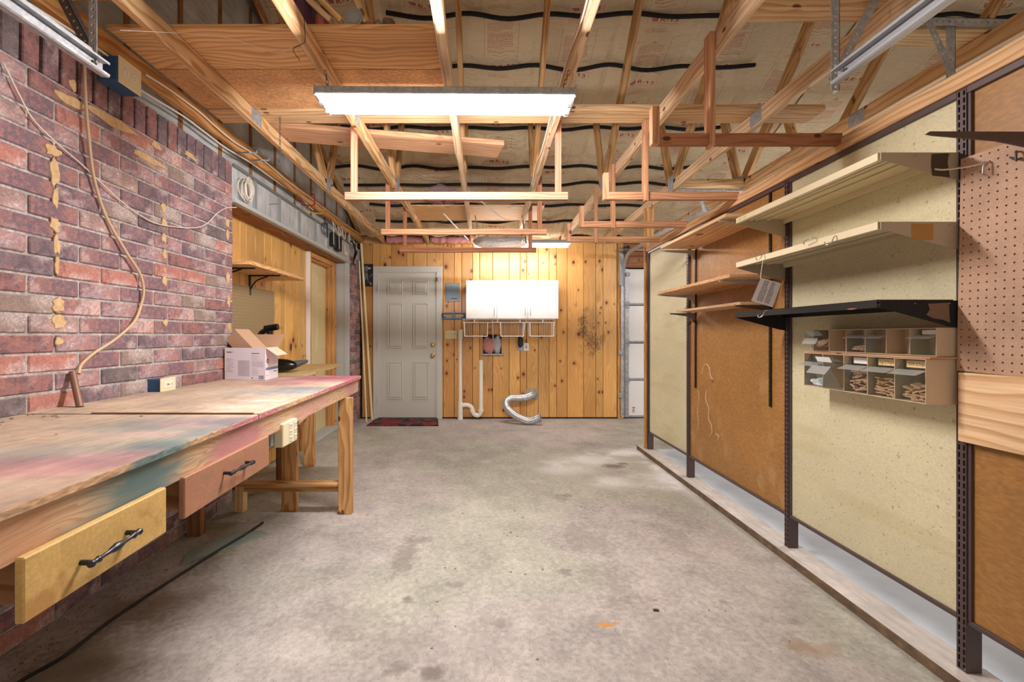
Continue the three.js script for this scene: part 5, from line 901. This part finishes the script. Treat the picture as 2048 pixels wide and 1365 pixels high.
function metalShelf(label, Y, m, bm, xf) {
  const s = thing('metal_shelf', label, 'shelf', 'metal shelves on the partition'), a = 2.49, b = 1.59;
  part('deck', [dbox(xf, GX - 0.004, Y - 0.003, Y, b, a, 0.0008)], m, s); 
  part('front_lip', [dbox(xf, xf + 0.002, Y - 0.027, Y - 0.002, b, a, 0.0006)], m, s); part('return_lip', dbox(xf + 0.002, xf + 0.02, Y - 0.027, Y - 0.025, b, a, 0.0006), m, s);
  for (const x of [xf + 0.07, xf + 0.1, xf + 0.16]) part('rib', dbox(x, x + 0.014, Y - 0.012, Y - 0.003, b, a, 0.003), m, s);
  part('rear_lip', dbox(GX - 0.012, GX - 0.008, Y - 0.03, Y - 0.003, b, a, 0.0008), m, s);
  const prof = [[xf + 0.002, Y - 0.004], [GX + 0.001, Y - 0.004], [GX + 0.001, Y - 0.096], [GX - 0.03, Y - 0.092], [xf + 0.002, Y - 0.028]];
  for (const d of [1.581, 2.494]) { const br = part('bracket', extrude(prof, 0.0025).translate(0, 0, -d), bm, s); for (const x of [xf + 0.12, GX - 0.03]) part('rivet', cyl(V(x, Y - 0.014, -d + 0.002), V(x, Y - 0.014, -d + 0.0045), 0.003, 0.002, 8), M.screw, br); }
  return s;
}
const sh1 = metalShelf('cream metal shelf with pencilled numbers, topmost on the cream panel', 1.795, M.shelfCream, M.shelfGrey, 1.339);
part('tape_residue', extrude([[-0.028, 0.04], [0.03, 0.042], [0.026, 0.01], [0.034, -0.04], [-0.026, -0.034], [-0.03, 0]], 0.0008).translate(1.54, 1.746, -1.5782), mat({ color: 0x4c4034, roughness: 0.8 }), sh1);
{
  const g = dbox(1.3378, 1.339, 1.77, 1.792, 2.32, 2.485, 0.0002); quadUV(g, (x, y, z) => [(-z - 2.485) / -0.165, (y - 1.77) / 0.022]);
  part('pencil_note', g, mat({ map: canvasTex(512, 64, (c) => { c.fillStyle = '#ddd0ae'; c.fillRect(0, 0, 512, 64); c.fillStyle = '#6a6158'; c.font = 'italic 44px sans-serif'; c.fillText('6 RC - 2125', 60, 48); }), roughness: 0.42 }), sh1);
}
const sh2 = metalShelf('cream metal shelf with wire hooks, in the middle on the cream panel', 1.559, M.shelfCream, M.shelfGrey, 1.339);
part('label_residue', extrude([[-0.036, 0.026], [0.038, 0.027], [0.037, -0.025], [0.03, -0.03], [-0.03, -0.026], [-0.036, -0.014]], 0.0008).translate(1.48, 1.522, -1.5782), mat({ color: 0xb08448, roughness: 0.8 }), sh2);
const sh3 = metalShelf('black metal shelf above the parts bins', 1.292, M.black, M.blackMatte, 1.336);
part('tape_residue', extrude([[-0.04, 0.03], [0.03, 0.034], [0.034, -0.034], [0.01, -0.024], [-0.02, -0.02], [-0.046, -0.008], [-0.034, 0.01]], 0.0008).translate(1.54, 1.247, -1.5782), mat({ color: 0x7c6450, roughness: 0.8 }), sh3);
part('cork', extrude(blob(0.05, 0.006, 21, 12), 0.0008).rotateY(Math.PI / 2).translate(1.335, 1.266, -1.7), mat({ color: 0x9a6a48, roughness: 0.8 }), sh3);
const wh = (label, px, py, X, kind) => { const p = onX(px, py, X); const pts = kind ? [p.clone().add(V(0.004, 0.012, 0.012)), p.clone().add(V(-0.006, 0.01, 0.01)), p.clone().add(V(-0.02, -0.012, 0.014)), p.clone().add(V(-0.03, -0.02, 0)), p.clone().add(V(-0.024, -0.006, -0.016))] : [p.clone().add(V(0.003, 0.006, 0.02)), p.clone().add(V(-0.02, 0.006, 0.02)), p.clone().add(V(-0.022, 0, -0.02)), p.clone().add(V(-0.012, -0.008, -0.03))]; solo('wire_hook', label, 'hook', tube(pts, 0.0022, 7, 40), M.chrome, 'wire hooks on the shelf lips'); };
wh('bent wire hook carrying the printed card', 1526, 512, 1.337, 1); wh('bent wire hook on the middle shelf lip near its rivet', 1668, 480, 1.337, 1); wh('open wire hook lying flat on the middle shelf lip', 1625, 482, 1.337, 0); wh('bent wire hook on the black shelf lip', 1530, 627, 1.334, 1);
{
  const t = thing('printed_card', 'white printed card dangling by a string from the wire hook', 'card'), d = 2.16;
  const A = at(1521.7, 556, d), B = at(1563, 567, d), C = at(1545, 615, d), D = at(1502, 602, d); 
  const m = mat({ roughness: 0.75, map: canvasTex(256, 288, (g) => { g.fillStyle = '#ece6ee'; g.fillRect(0, 0, 256, 288); g.fillStyle = '#3c3840'; const q = rng(31); for (const [x0, n] of [[58, 5], [150, 4]]) for (let i = 0; i < n; i++) { const x = x0 + i * 15; let y = 16 + (i === 4 || (x0 > 100 && i === 3) ? 90 : 0); while (y < 268) { const l = 6 + q() * 20; g.fillRect(x, y, 7, Math.min(l, 268 - y)); y += l + 4; } } }) });
  const pos = [], uv = [], pt = [D, C, B, A], c = [[0, 0], [1, 0], [1, 1], [0, 1]], n = V(0.0006, 0, -0.001), push = (i, k) => { const v = pt[i].clone(); if (k) v.add(n); pos.push(v.x, v.y, v.z); uv.push(...c[i]); };
  for (const i of [0, 1, 2, 0, 2, 3]) push(i, 0); for (const i of [0, 2, 1, 0, 3, 2]) push(i, 1); for (let k = 0; k < 4; k++) { const l = (k + 1) % 4; push(k, 0); push(k, 1); push(l, 1); push(k, 0); push(l, 1); push(l, 0); }
  part('card', fromTris(pos, 1, uv), m, t);
  part('string', tube([at(1526, 520, 2.2), at(1523, 540, 2.18), at(1521, 558, 2.16)], 0.0012, 5), M.cableWhite, t);
}
// slotted standards with wooden shelves on the brown panel
for (const [d, w] of [[3.576, 'black slotted standard by the cream end panel'], [2.635, 'black slotted standard by the metal shelves']]) { const n = 48; solo('wall_standard', w, 'standard', [holeSheet(1, n, 0.016, 1.21 / n, [[-0.002, -0.006], [0.002, -0.006], [0.002, 0.006], [-0.002, 0.006]], 0.0015).rotateY(-Math.PI / 2).translate(GX + 0.005, 0.765, -d - 0.008), dbox(GX + 0.004, GX + 0.0135, 0.765, 1.975, d + 0.0065, d + 0.008, 0.0003), dbox(GX + 0.004, GX + 0.0135, 0.765, 1.975, d - 0.008, d - 0.0065, 0.0003)], M.black, 'slotted standards on the brown panel'); }
function woodShelf(label, Y, len, m, bm, d0, d1, th) {
  const s = thing('bracket_shelf', label, 'shelf', 'wooden shelves on the brown panel'), x0 = GX - len;
  part('board', dbox(x0 + 0.005, GX - 0.006, Y, Y + th, d1, d0, 0.002, 2), m, s);
  for (const d of [3.576, 2.635]) part('bracket', [extrude([[x0, Y - 0.001], [GX + 0.003, Y - 0.001], [GX + 0.003, Y - 0.075], [GX - 0.01, Y - 0.07], [GX - 0.03, Y - 0.032], [GX - 0.06, Y - 0.026], [x0 + 0.012, Y - 0.01], [x0 + 0.004, Y - 0.012], [x0 - 0.004, Y + 0.004]], 0.008).translate(0, 0, -d - 0.004)], bm, s);
}
const brGrey = mat({ color: 0xb4aca2, roughness: 0.45 });
woodShelf('pale board shelf on grey brackets, topmost on the brown panel', 1.825, 0.285, mat({ color: 0xfff2e0, roughness: 0.7, map: again(woodB, 1.6, 0.5) }), brGrey, 3.53, 2.57, 0.02);
woodShelf('pinkish board shelf on grey brackets, in the middle on the brown panel', 1.484, 0.285, mat({ color: 0xffeede, roughness: 0.7, map: again(chipT, 0.4, 0.4) }), brGrey, 3.58, 2.53, 0.019);
woodShelf('narrow weathered board shelf on black brackets, lowest on the brown panel', 1.341, 0.188, lumber(0xe6d2c2, { b: true }), M.brownMetal, 3.47, 2.6, 0.016);

// ---------------------------------------------------------------- tilt bins
const tanChip = mat({ color: 0xd9b08a, roughness: 0.85 }), note = (t) => mat({ roughness: 0.8, map: canvasTex(192, 64, (g) => { g.fillStyle = '#ecd29a'; g.fillRect(0, 0, 192, 64); g.fillStyle = '#3a342c'; g.font = 'italic 40px sans-serif'; g.fillText(t, 12, 46); }) });
function bins(label, n, xf, y0, y1, d0, d1, each) {
  const b = thing('tilt_bin_rack', label, 'bin rack', 'clear tilt bin racks'), w = (d1 - d0) / n, xb = GX + 0.002, th = 0.003, tn = 0.0015;
  part('shell', [dbox(xf, xb, y1 - th, y1, d0, d1, 0.001), dbox(xf, xb, y0, y0 + th, d0, d1, 0.001), dbox(xb - th, xb, y0, y1, d0, d1, 0.001)], M.binTan, b);
  for (let i = 0; i <= n; i++) part('divider', dbox(xf, xb, y0, y1, d0 + i * w - th / 2, d0 + i * w + th / 2, 0.001), M.binTan, b);
  for (let i = 0; i < n; i++) {
    const e = each[i]; if (!e) continue;                                // i = 0 is the far end
    const a = d1 - (i + 1) * w + 0.004, c = d1 - i * w - 0.004, h = y1 - y0 - 0.01, yy = y0 + 0.005, piv = (g) => { if (e.open) { g.translate(-xf, -yy, 0).rotateZ(e.open).translate(xf - 0.004, yy, 0); } return g; };
    const lipY = yy + h * 0.68;
    const bin = part('bin', [dbox(xf + 0.001, xf + 0.001 + tn, yy, lipY, a, c, 0.0004), dbox(xf + 0.03, xf + 0.03 + tn, lipY, yy + h, a, c, 0.0004), extrude([[xf + 0.001, yy], [xf + 0.06, yy], [xf + 0.07, yy + h * 0.6], [xf + 0.03, yy + h], [xf + 0.001, lipY]], tn).translate(0, 0, -a - tn), extrude([[xf + 0.001, yy], [xf + 0.06, yy], [xf + 0.07, yy + h * 0.6], [xf + 0.03, yy + h], [xf + 0.001, lipY]], tn).translate(0, 0, -c)].map(piv), M.clear, b, 'clear plastic bin');
    part('pull_lip', piv(beam(V(xf + 0.008, lipY + h * 0.07, -(a + c) / 2), V(xf - h * 0.22, lipY - h * 0.04, -(a + c) / 2), c - a, 0.0018, 0.0005)), M.frost, bin);
    if (e.label) { const g = piv(dbox(xf + 0.0285, xf + 0.0297, lipY + h * 0.12, yy + h * 0.97, a + 0.014, c - 0.014, 0.0002)); const bb = [a + 0.014, c - 0.014, lipY + h * 0.12, yy + h * 0.97]; quadUV(g, (x, y, z) => [(-z - bb[1]) / (bb[0] - bb[1]), (y - bb[2]) / (bb[3] - bb[2])]); part('label_strip', g, e.label, bin); }
    if (e.fill) { const q = rng(60 + i * 7 + n); for (let k = 0; k < e.fill; k++) { const s = e.soft ? 0.03 : rr(0.02, 0.032), lv = yy + 0.008 + Math.floor(k / 3) * 0.011, d = mix(a + 0.02, c - 0.02, (k % 3) / 2 * 0.85 + q() * 0.15), g = (e.soft ? ball(V(0, 0, 0), 0.016, 1, 0.5, 1.1) : chamfer(s * 1.15, 0.006, s, 0.001)).rotateY(q() * 3).rotateX((q() - 0.5) * 0.9).rotateZ((q() - 0.5) * 0.8).translate(xf + 0.026 + q() * 0.01, lv, -d); part(e.soft ? 'cotton_ball' : 'wood_chip', piv(g), e.soft ? M.paper : tanChip, bin); } }
  }
}
bins('upper rack of six clear tilt bins on the cream panel', 6, 1.532, 1.0965, 1.196, 1.583, 2.177, [{ open: 0.75, fill: 5 }, null, { fill: 6 }, {}, null, { label: M.paper }]);
bins('lower rack of five clear tilt bins with handwritten labels', 5, 1.496, 0.934, 1.0885, 1.583, 2.1875, [{ fill: 8, soft: true }, { open: 0.5, label: M.paper }, { label: M.paper, fill: 24 }, { label: note('Lg Chips'), fill: 18 }, { label: note('Sm Chips'), fill: 14 }]);
solo('wood_lath', 'thin reddish lath between the two bin racks', 'lath', dbox(1.5, 1.59, 1.0895, 1.0955, 1.57, 2.2, 0.001), M.rack);

// ---------------------------------------------------------------- near end of the partition
{
  const nx = 32, ny = 28, g = holeSheet(nx, ny, 0.0254, 0.0254, ngon(0.0034, 6), 0.005).rotateY(-Math.PI / 2); // x -> z, thickness -> -x
  g.translate(1.598, 0, 0).rotateX(0.02).translate(0, 1.05, -1.574);
  solo('pegboard', 'tan pegboard sheet screwed over the brown panel', 'pegboard', g, M.peg);
  solo('plywood_strip', 'sawn plywood board fixed below the tan pegboard', 'plywood', dbox(1.585, 1.6, 0.815, 1.046, 0.7, 1.563, 0.002, 2), mat({ map: again(woodB, 1.6, 0.5), color: 0xfff0dc, roughness: 0.7 }));
  solo('peg_hook', 'straight chrome peg hook in the pegboard corner', 'hook', [tube([onX(1978, 324, 1.593), V(1.56, 1.715, -1.5), V(1.5, 1.712, -1.52), V(1.47, 1.716, -1.525)], 0.003), tube([onX(1978, 324, 1.59), V(1.575, 1.715, -1.47), V(1.57, 1.68, -1.47)], 0.003)], M.chrome);
  solo('peg_hook', 'small steel peg hook pointing down on the pegboard', 'hook', [tube([onX(2032, 304, 1.593), onX(2032, 304, 1.58), onX(2032, 320, 1.575)], 0.003), tube([onX(2020, 315, 1.592), onX(2032, 320, 1.575), onX(2042, 316, 1.592)], 0.0025)], M.steelDark);
  const k = thing('shelf_bracket', 'brown steel knife bracket jutting out above the pegboard', 'bracket');
  part('arm', extrude([[1.25, 1.742], [1.27, 1.738], [1.45, 1.722], [1.5, 1.712], [1.603, 1.69], [1.603, 1.748], [1.26, 1.749]], 0.006).translate(0, 0, -1.325), M.brownMetal, k); part('standard', dbox(1.592, 1.603, 1.69, 1.98, 1.31, 1.335, 0.001), M.brownMetal, k);
}
// ---------------------------------------------------------------- along the pine wall
{
  const c = thing('wall_cabinet', 'white three door wall cabinet on the pine wall', 'cabinet'), D = 6.2, s = FOCAL / D, X = (x) => (x - VX) / s, Y = (y) => EYE - (y - VY) / s;
  const white = mat({ color: 0xf6f6f4, roughness: 0.3 });
  part('carcass', dbox(X(932.5), X(1116.5), Y(637.5), Y(561.5), D + 0.02, BACK - 0.001, 0.003), white, c);
  for (const [a, b, hx] of [[932, 993, 988.5], [994.3, 1053.6, 1050], [1056, 1117, 1061]]) {
    const d = part('door', dbox(X(a), X(b), Y(638), Y(561), D, D + 0.018, 0.003), white, c);
    part('handle', [tube([V(X(hx), Y(614), -D), V(X(hx), Y(614.5), -D + 0.022), V(X(hx), Y(617), -D + 0.028), V(X(hx), Y(628), -D + 0.028), V(X(hx), Y(630.5), -D + 0.022), V(X(hx), Y(631), -D)], 0.005, 8, 40, 0.3)], M.chrome, d);
  }
}
{
  const r = thing('wire_rack', 'white wire hanging rack with three baskets under the cabinet', 'rack'), d0 = 6.22, s = FOCAL / d0, X = (x) => (x - VX) / s, Y = (y) => EYE - (y - VY) / s;
  const rod = (p, q, w = 0.003) => cyl(p, q, w, w, 6);
  part('rail', [rod(V(X(925), Y(645), -d0), V(X(1111), Y(645), -d0), 0.005), rod(V(X(925), Y(640), -d0), V(X(1108), Y(640), -d0), 0.004), rod(V(X(925), Y(645), -BACK + 0.03), V(X(1111), Y(645), -BACK + 0.03), 0.004)], M.wireWhite, r);
  for (const x of [949, 995, 1040, 1085.5]) part('clip', box(X(x - 1), X(x + 1), Y(645), Y(638.5), -d0 - 0.01, -d0 + 0.01, 0.002), M.wireWhite, r);
  for (const [a, b] of [[928, 975.5], [1001, 1048.5], [1060, 1108.5]]) {
    const x0 = X(a), x1 = X(b), yt = Y(645), yb = Y(673), z0 = -d0, z1 = -BACK + 0.03, k = [];
    for (const z of [z0, z1]) k.push(rod(V(x0, yt, z), V(x0 + 0.008, yb, z), 0.005), rod(V(x1, yt, z), V(x1 - 0.008, yb, z), 0.005), rod(V(x0 + 0.008, yb, z), V(x1 - 0.008, yb, z), 0.005));
    const bk = part('basket_frame', k, M.wireWhite, r), w = [];
    for (let i = 1; i < 10; i++) { const x = mix(x0, x1, i / 10); w.push(rod(V(x, yb, z0), V(x, yb, z1), 0.0022), rod(V(x, yb, z1), V(x, yt, z1), 0.0022)); }
    for (let i = 0; i < 5; i++) { const z = mix(z0, z1, i / 4); w.push(rod(V(x0 + 0.004, yb, z), V(x1 - 0.004, yb, z), 0.0022)); }
    for (const x of [x0 + 0.004, x1 - 0.004]) for (let i = 0; i < 4; i++) w.push(rod(V(x, yb, mix(z0, z1, i / 3)), V(x, yt, mix(z0, z1, i / 3)), 0.0028));
    part('basket_wire', w, M.wireWhite, bk);
  }
  for (const [a, b] of [[985, 987], [1053, 1046]]) part('support_arm', [rod(V(X(a), Y(640), -d0), V(X(b), Y(682), -BACK + 0.015), 0.007), dbox(X(b) - 0.012, X(b) + 0.012, Y(685), Y(678), BACK - 0.02, BACK - 0.006, 0.002)], M.wireWhite, r);
}
{
  const e = thing('breaker_panel', 'grey blue electrical breaker panel on the pine wall', 'panel'), grey = mat({ color: 0x7f8a92, roughness: 0.4, metalness: 0.2 });
  part('cover', dbox(PX(890.5), PX(920), PY(603.5), PY(566.5), BACK - 0.012, BACK - 0.0005, 0.003), grey, e);
  const d = part('door', dbox(PX(893), PX(917.5), PY(600), PY(573), BACK - 0.018, BACK - 0.012, 0.002), mat({ color: 0x6d7a84, roughness: 0.4, metalness: 0.2 }), e); part('latch', dbox(PX(903), PX(915), PY(598.5), PY(597), BACK - 0.021, BACK - 0.018, 0.001), M.black, d);
  for (const [x, y] of [[892, 577], [918.8, 585], [905, 602]]) part('screw', cyl(V(PX(x), PY(y), -BACK + 0.012), V(PX(x), PY(y), -BACK + 0.015), 0.005), M.screw, e);
}
{
  const b = thing('level_rack', 'blue plastic holder with two rails between door and cabinet', 'holder'), blue = mat({ color: 0x4f7696, roughness: 0.4 }), z0 = BACK - 0.05, z1 = BACK - 0.001;
  part('rail', dbox(PX(884.8), PX(931), PY(628), PY(625.6), z0, z1, 0.002), blue, b); part('rail', dbox(PX(884.8), PX(931), PY(639), PY(636.4), z0, z1, 0.002), blue, b);
  part('web', dbox(PX(904), PX(910), PY(637), PY(627), z0 + 0.01, z1, 0.002), blue, b); for (const x of [887, 929]) { part('end_block', dbox(PX(x - 3), PX(x + 2.5), PY(637.5), PY(627), z0 + 0.005, z1, 0.004), M.black, b); part('bubble', cyl(V(PX(x + (x < 900 ? 3 : -4)), PY(632), -z0), V(PX(x + (x < 900 ? 3 : -4)), PY(632), -z0 - 0.03), 0.016), M.galvDull, b); }
}
{
  const s = thing('light_switch', 'ivory triple switch plate beside the grey door', 'switch'); part('plate', dbox(PX(890), PX(914), PY(678), PY(661.5), BACK - 0.006, BACK - 0.0005, 0.003), M.ivory, s);
  for (const x of [895, 902, 909]) part('toggle', beam(V(PX(x), PY(669), -BACK + 0.006), V(PX(x), PY(667), -BACK + 0.018), 0.008, 0.01, 0.002), M.pvc, s);
}
{
  const p = thing('drain_pipe', 'white plastic drain riser with trap on the pine wall', 'pipe'), z = -BACK + 0.06, c = (x, y) => V(PX(x), PY(y), z);
  part('riser', cyl(c(921, 838.5), c(921, 662), 0.027, 0.027, 18), M.pvc, p); part('cap', [cyl(c(921, 678), c(921, 663), 0.034, 0.034, 18), cyl(c(921, 664), c(921, 660), 0.037, 0.037, 18)], M.pvc, p);
  part('tee', [cyl(c(921, 826), c(921, 803), 0.034, 0.034, 18), cyl(c(921, 824), c(921, 820.5), 0.038, 0.038, 18)], M.pvc, p); part('coupling', cyl(c(921, 838.5), c(921, 825), 0.036, 0.036, 18), M.pvc, p);
  part('trap', [tube([c(922, 811), c(928, 809.5), c(936, 809.5), c(943, 814), c(945, 821), c(949, 828), c(956, 830), c(961, 826), c(962, 818)], 0.03, 14, 60)], M.pvc, p); part('union', [cyl(c(944, 817.5), c(945.4, 823), 0.036, 0.036, 16)], M.pvc, p);
  part('standpipe', cyl(c(962, 820), c(962, 720), 0.03, 0.03, 18), M.pvc, p); part('collar', cyl(c(962, 823), c(962, 817), 0.037, 0.037, 18), M.pvc, p);
}
{
  const q = thing('washer_outlet', 'open washer outlet recess with pink insulation and crumpled bag', 'outlet');
  part('ledge', dbox(PX(963), PX(1007), PY(711), PY(707.5), BACK - 0.05, BACK - 0.001, 0.003), M.galvDull, q); part('recess', dbox(PX(966), PX(1003), PY(707.5), PY(670), BACK - 0.002, BACK - 0.0004, 0.0004), M.blackMatte, q);
  const lump = (cx, cy, rx, ry, rz, s) => grid(18, 12, (u, v) => { const th = u * 6.2832, ph = v * Math.PI, n = 1 + (fbm(Math.cos(th) * 2 + 4, v * 5 + Math.sin(th) * 2, s, 3) - 0.5) * 0.7; return V(PX(cx) + rx * n * Math.sin(ph) * Math.cos(th), PY(cy) + ry * n * Math.cos(ph), -BACK + 0.02 + rz * n * Math.sin(ph) * Math.sin(th)); });
  part('insulation', lump(978, 692, 0.085, 0.11, 0.04, 4), M.pink, q); part('bag', lump(994, 690, 0.055, 0.12, 0.045, 12), phys({ color: 0xd8dce4, roughness: 0.25, transmission: 0.3, thickness: 0, bumpMap: wrinkleT, bumpScale: 0.01 }), q); part('valve', [ball(V(PX(979), PY(672), -BACK + 0.03), 0.025), cyl(V(PX(979), PY(676), -BACK + 0.03), V(PX(990), PY(670), -BACK + 0.04), 0.012)], M.black, q);
}
{
  const o = thing('wall_outlet', 'white wall outlet with black plug below the baskets', 'outlet'); part('plate', dbox(PX(1047.5), PX(1057.5), PY(702), PY(686.5), BACK - 0.012, BACK - 0.0005, 0.003), M.white, o); part('socket', dbox(PX(1050.5), PX(1054.5), PY(698), PY(690), BACK - 0.015, BACK - 0.012, 0.002), M.greyPaint, o);
  part('slot', dbox(PX(1052), PX(1053), PY(696), PY(692.5), BACK - 0.016, BACK - 0.0148, 0.0004), M.black, o);
  part('backplate', dbox(PX(1034), PX(1047), PY(702), PY(685), BACK - 0.008, BACK - 0.0005, 0.002), M.galvDull, o); part('plug', [chamfer(0.07, 0.13, 0.05, 0.018).translate(PX(1040.5), PY(683), -BACK + 0.04), ball(V(PX(1040), PY(692), -BACK + 0.04), 0.024)], M.black, o);
}
{
  const d = thing('dryer_duct', 'silver flexible dryer duct drooping from the pine wall to the floor', 'duct');
  part('wall_plate', dbox(PX(1052), PX(1075.5), PY(799), PY(778), BACK - 0.006, BACK - 0.0005, 0.001), M.galvDull, d);
  const P3 = (x, y, dep) => at(x, y, dep), pts = [P3(1067, 789, 6.5), P3(1064, 790, 6.4), P3(1052, 795, 6.33), P3(1035, 797, 6.31), P3(1022, 797, 6.3), P3(1013, 803, 6.28), P3(1012, 812, 6.24), P3(1020, 823, 6.18), P3(1035, 834, 6.12), P3(1050, 841, 6.08), P3(1063, 842, 6.07), P3(1073, 838, 6.05), P3(1080, 836.5, 6.04)];
  const cv = new THREE.CatmullRomCurve3(pts), n = 240, seg = 18, fr = cv.computeFrenetFrames(n, false), L = cv.getLength();
  const g = grid(seg, n, (u, v) => { const i = Math.round(v * n), p = cv.getPointAt(v), th = u * 6.2832, r = 0.05 + 0.0026 * Math.sin(v * L / 0.0145 * 6.2832); return p.clone().addScaledVector(fr.normals[i], r * Math.cos(th)).addScaledVector(fr.binormals[i], r * Math.sin(th)); });
  const lowest = (() => { let m = 1e9; const p = g.attributes.position; for (let i = 0; i < p.count; i++) m = Math.min(m, p.getY(i)); return m; })(); g.translate(0, Math.max(0, 0.001 - lowest), 0);
  part('hose', g, mat({ color: 0xd4d8dc, metalness: 0.8, roughness: 0.3 }), d); const e = cv.getPointAt(1).add(V(0, Math.max(0, 0.001 - lowest), 0)), t = cv.getTangentAt(1);
  part('collar', cyl(e.clone().addScaledVector(t, -0.02), e.clone().addScaledVector(t, 0.012), 0.054, 0.054, 20, true), M.galvDull, d); part('mouth', cyl(e.clone().addScaledVector(t, 0.002), e.clone().addScaledVector(t, 0.004), 0.049, 0.049, 20), M.blackMatte, d);
}
{
  const m = thing('door_mat', 'dark red patterned mat in front of the grey door', 'mat');
  const a = onY(733, 853, 0), b = onY(877, 853, 0), c = onY(876, 839.5, 0), e = onY(752, 839.5, 0);
  const ringM = [[a.x, -a.z], [b.x, -b.z], [c.x, -c.z], [e.x, -e.z]];
  part('pile', quadUV(prism(ringM, 0.001, 0.012), (x, y, z) => [(x + 1.7) / 1.2, (-z - 5.9) / 0.7]), mat({ roughness: 1, map: tex(256, 192, (u, v) => { const q = fbm(u * 12, v * 8, 1601, 3), r = noise(u * 34, v * 22, 1603), s = noise(u * 70, v * 60, 1607); let k = mix3([128, 30, 42], [34, 26, 32], sstep(0.44, 0.58, q)); if (r > 0.78) k = mix3(k, [38, 110, 70], 0.75); if (r < 0.16) k = mix3(k, [60, 80, 120], 0.6); return [k[0] * (0.7 + s * 0.6), k[1] * (0.7 + s * 0.6), k[2] * (0.7 + s * 0.6)]; }) }), m);
}
solo('wood_dowel', 'long pale dowel leaning in the corner by the brick pier', 'dowel', cyl(onY(744, 839.5, 0.004), at(722, 480, 6.45), 0.017, 0.017, 12), M.dowel, 'leaning dowels');
solo('wood_dowel', 'thinner pale dowel leaning in front of the brick pier', 'dowel', cyl(onY(733, 845, 0.004), at(718.5, 522, 6.4), 0.011, 0.011, 12), M.dowel, 'leaning dowels');
{
  const s = thing('chalk_sign', 'black board with a white windmill drawing beside the grey door', 'sign');
  const g = dbox(PX(723), PX(746.5), PY(573.5), PY(528.5), BACK - 0.012, BACK - 0.001, 0.001); const x0 = PX(723), x1 = PX(746.5), y0 = PY(573.5), y1 = PY(528.5); quadUV(g, (x, y) => [(x - x0) / (x1 - x0), (y - y0) / (y1 - y0)]);
  part('board', g, mat({ roughness: 0.5, map: canvasTex(192, 360, (c) => { c.fillStyle = '#0c0c10'; c.fillRect(0, 0, 192, 360); c.strokeStyle = '#c8ccd2'; c.fillStyle = '#c8ccd2'; c.lineWidth = 5; for (let i = 0; i < 10; i++) { const a = i / 10 * 6.283; c.beginPath(); c.moveTo(82 + Math.cos(a) * 10, 70 + Math.sin(a) * 12); c.lineTo(82 + Math.cos(a) * 40, 70 + Math.sin(a) * 42); c.stroke(); } c.beginPath(); c.moveTo(100, 70); c.lineTo(130, 54); c.lineTo(164, 70); c.lineTo(130, 86); c.fill(); c.lineWidth = 3.5; c.beginPath(); c.moveTo(76, 84); c.lineTo(56, 290); c.moveTo(90, 84); c.lineTo(112, 300); c.moveTo(70, 160); c.lineTo(98, 160); c.moveTo(62, 240); c.lineTo(106, 240); c.moveTo(72, 160); c.lineTo(106, 240); c.moveTo(97, 160); c.lineTo(62, 240); c.stroke(); c.fillRect(140, 180, 4, 34); c.fillRect(168, 160, 6, 30); c.fillRect(128, 296, 30, 5); c.beginPath(); c.arc(156, 320, 12, 0, 7); c.fill(); }) }), s);
}

settle();
renderer.render(scene, camera);
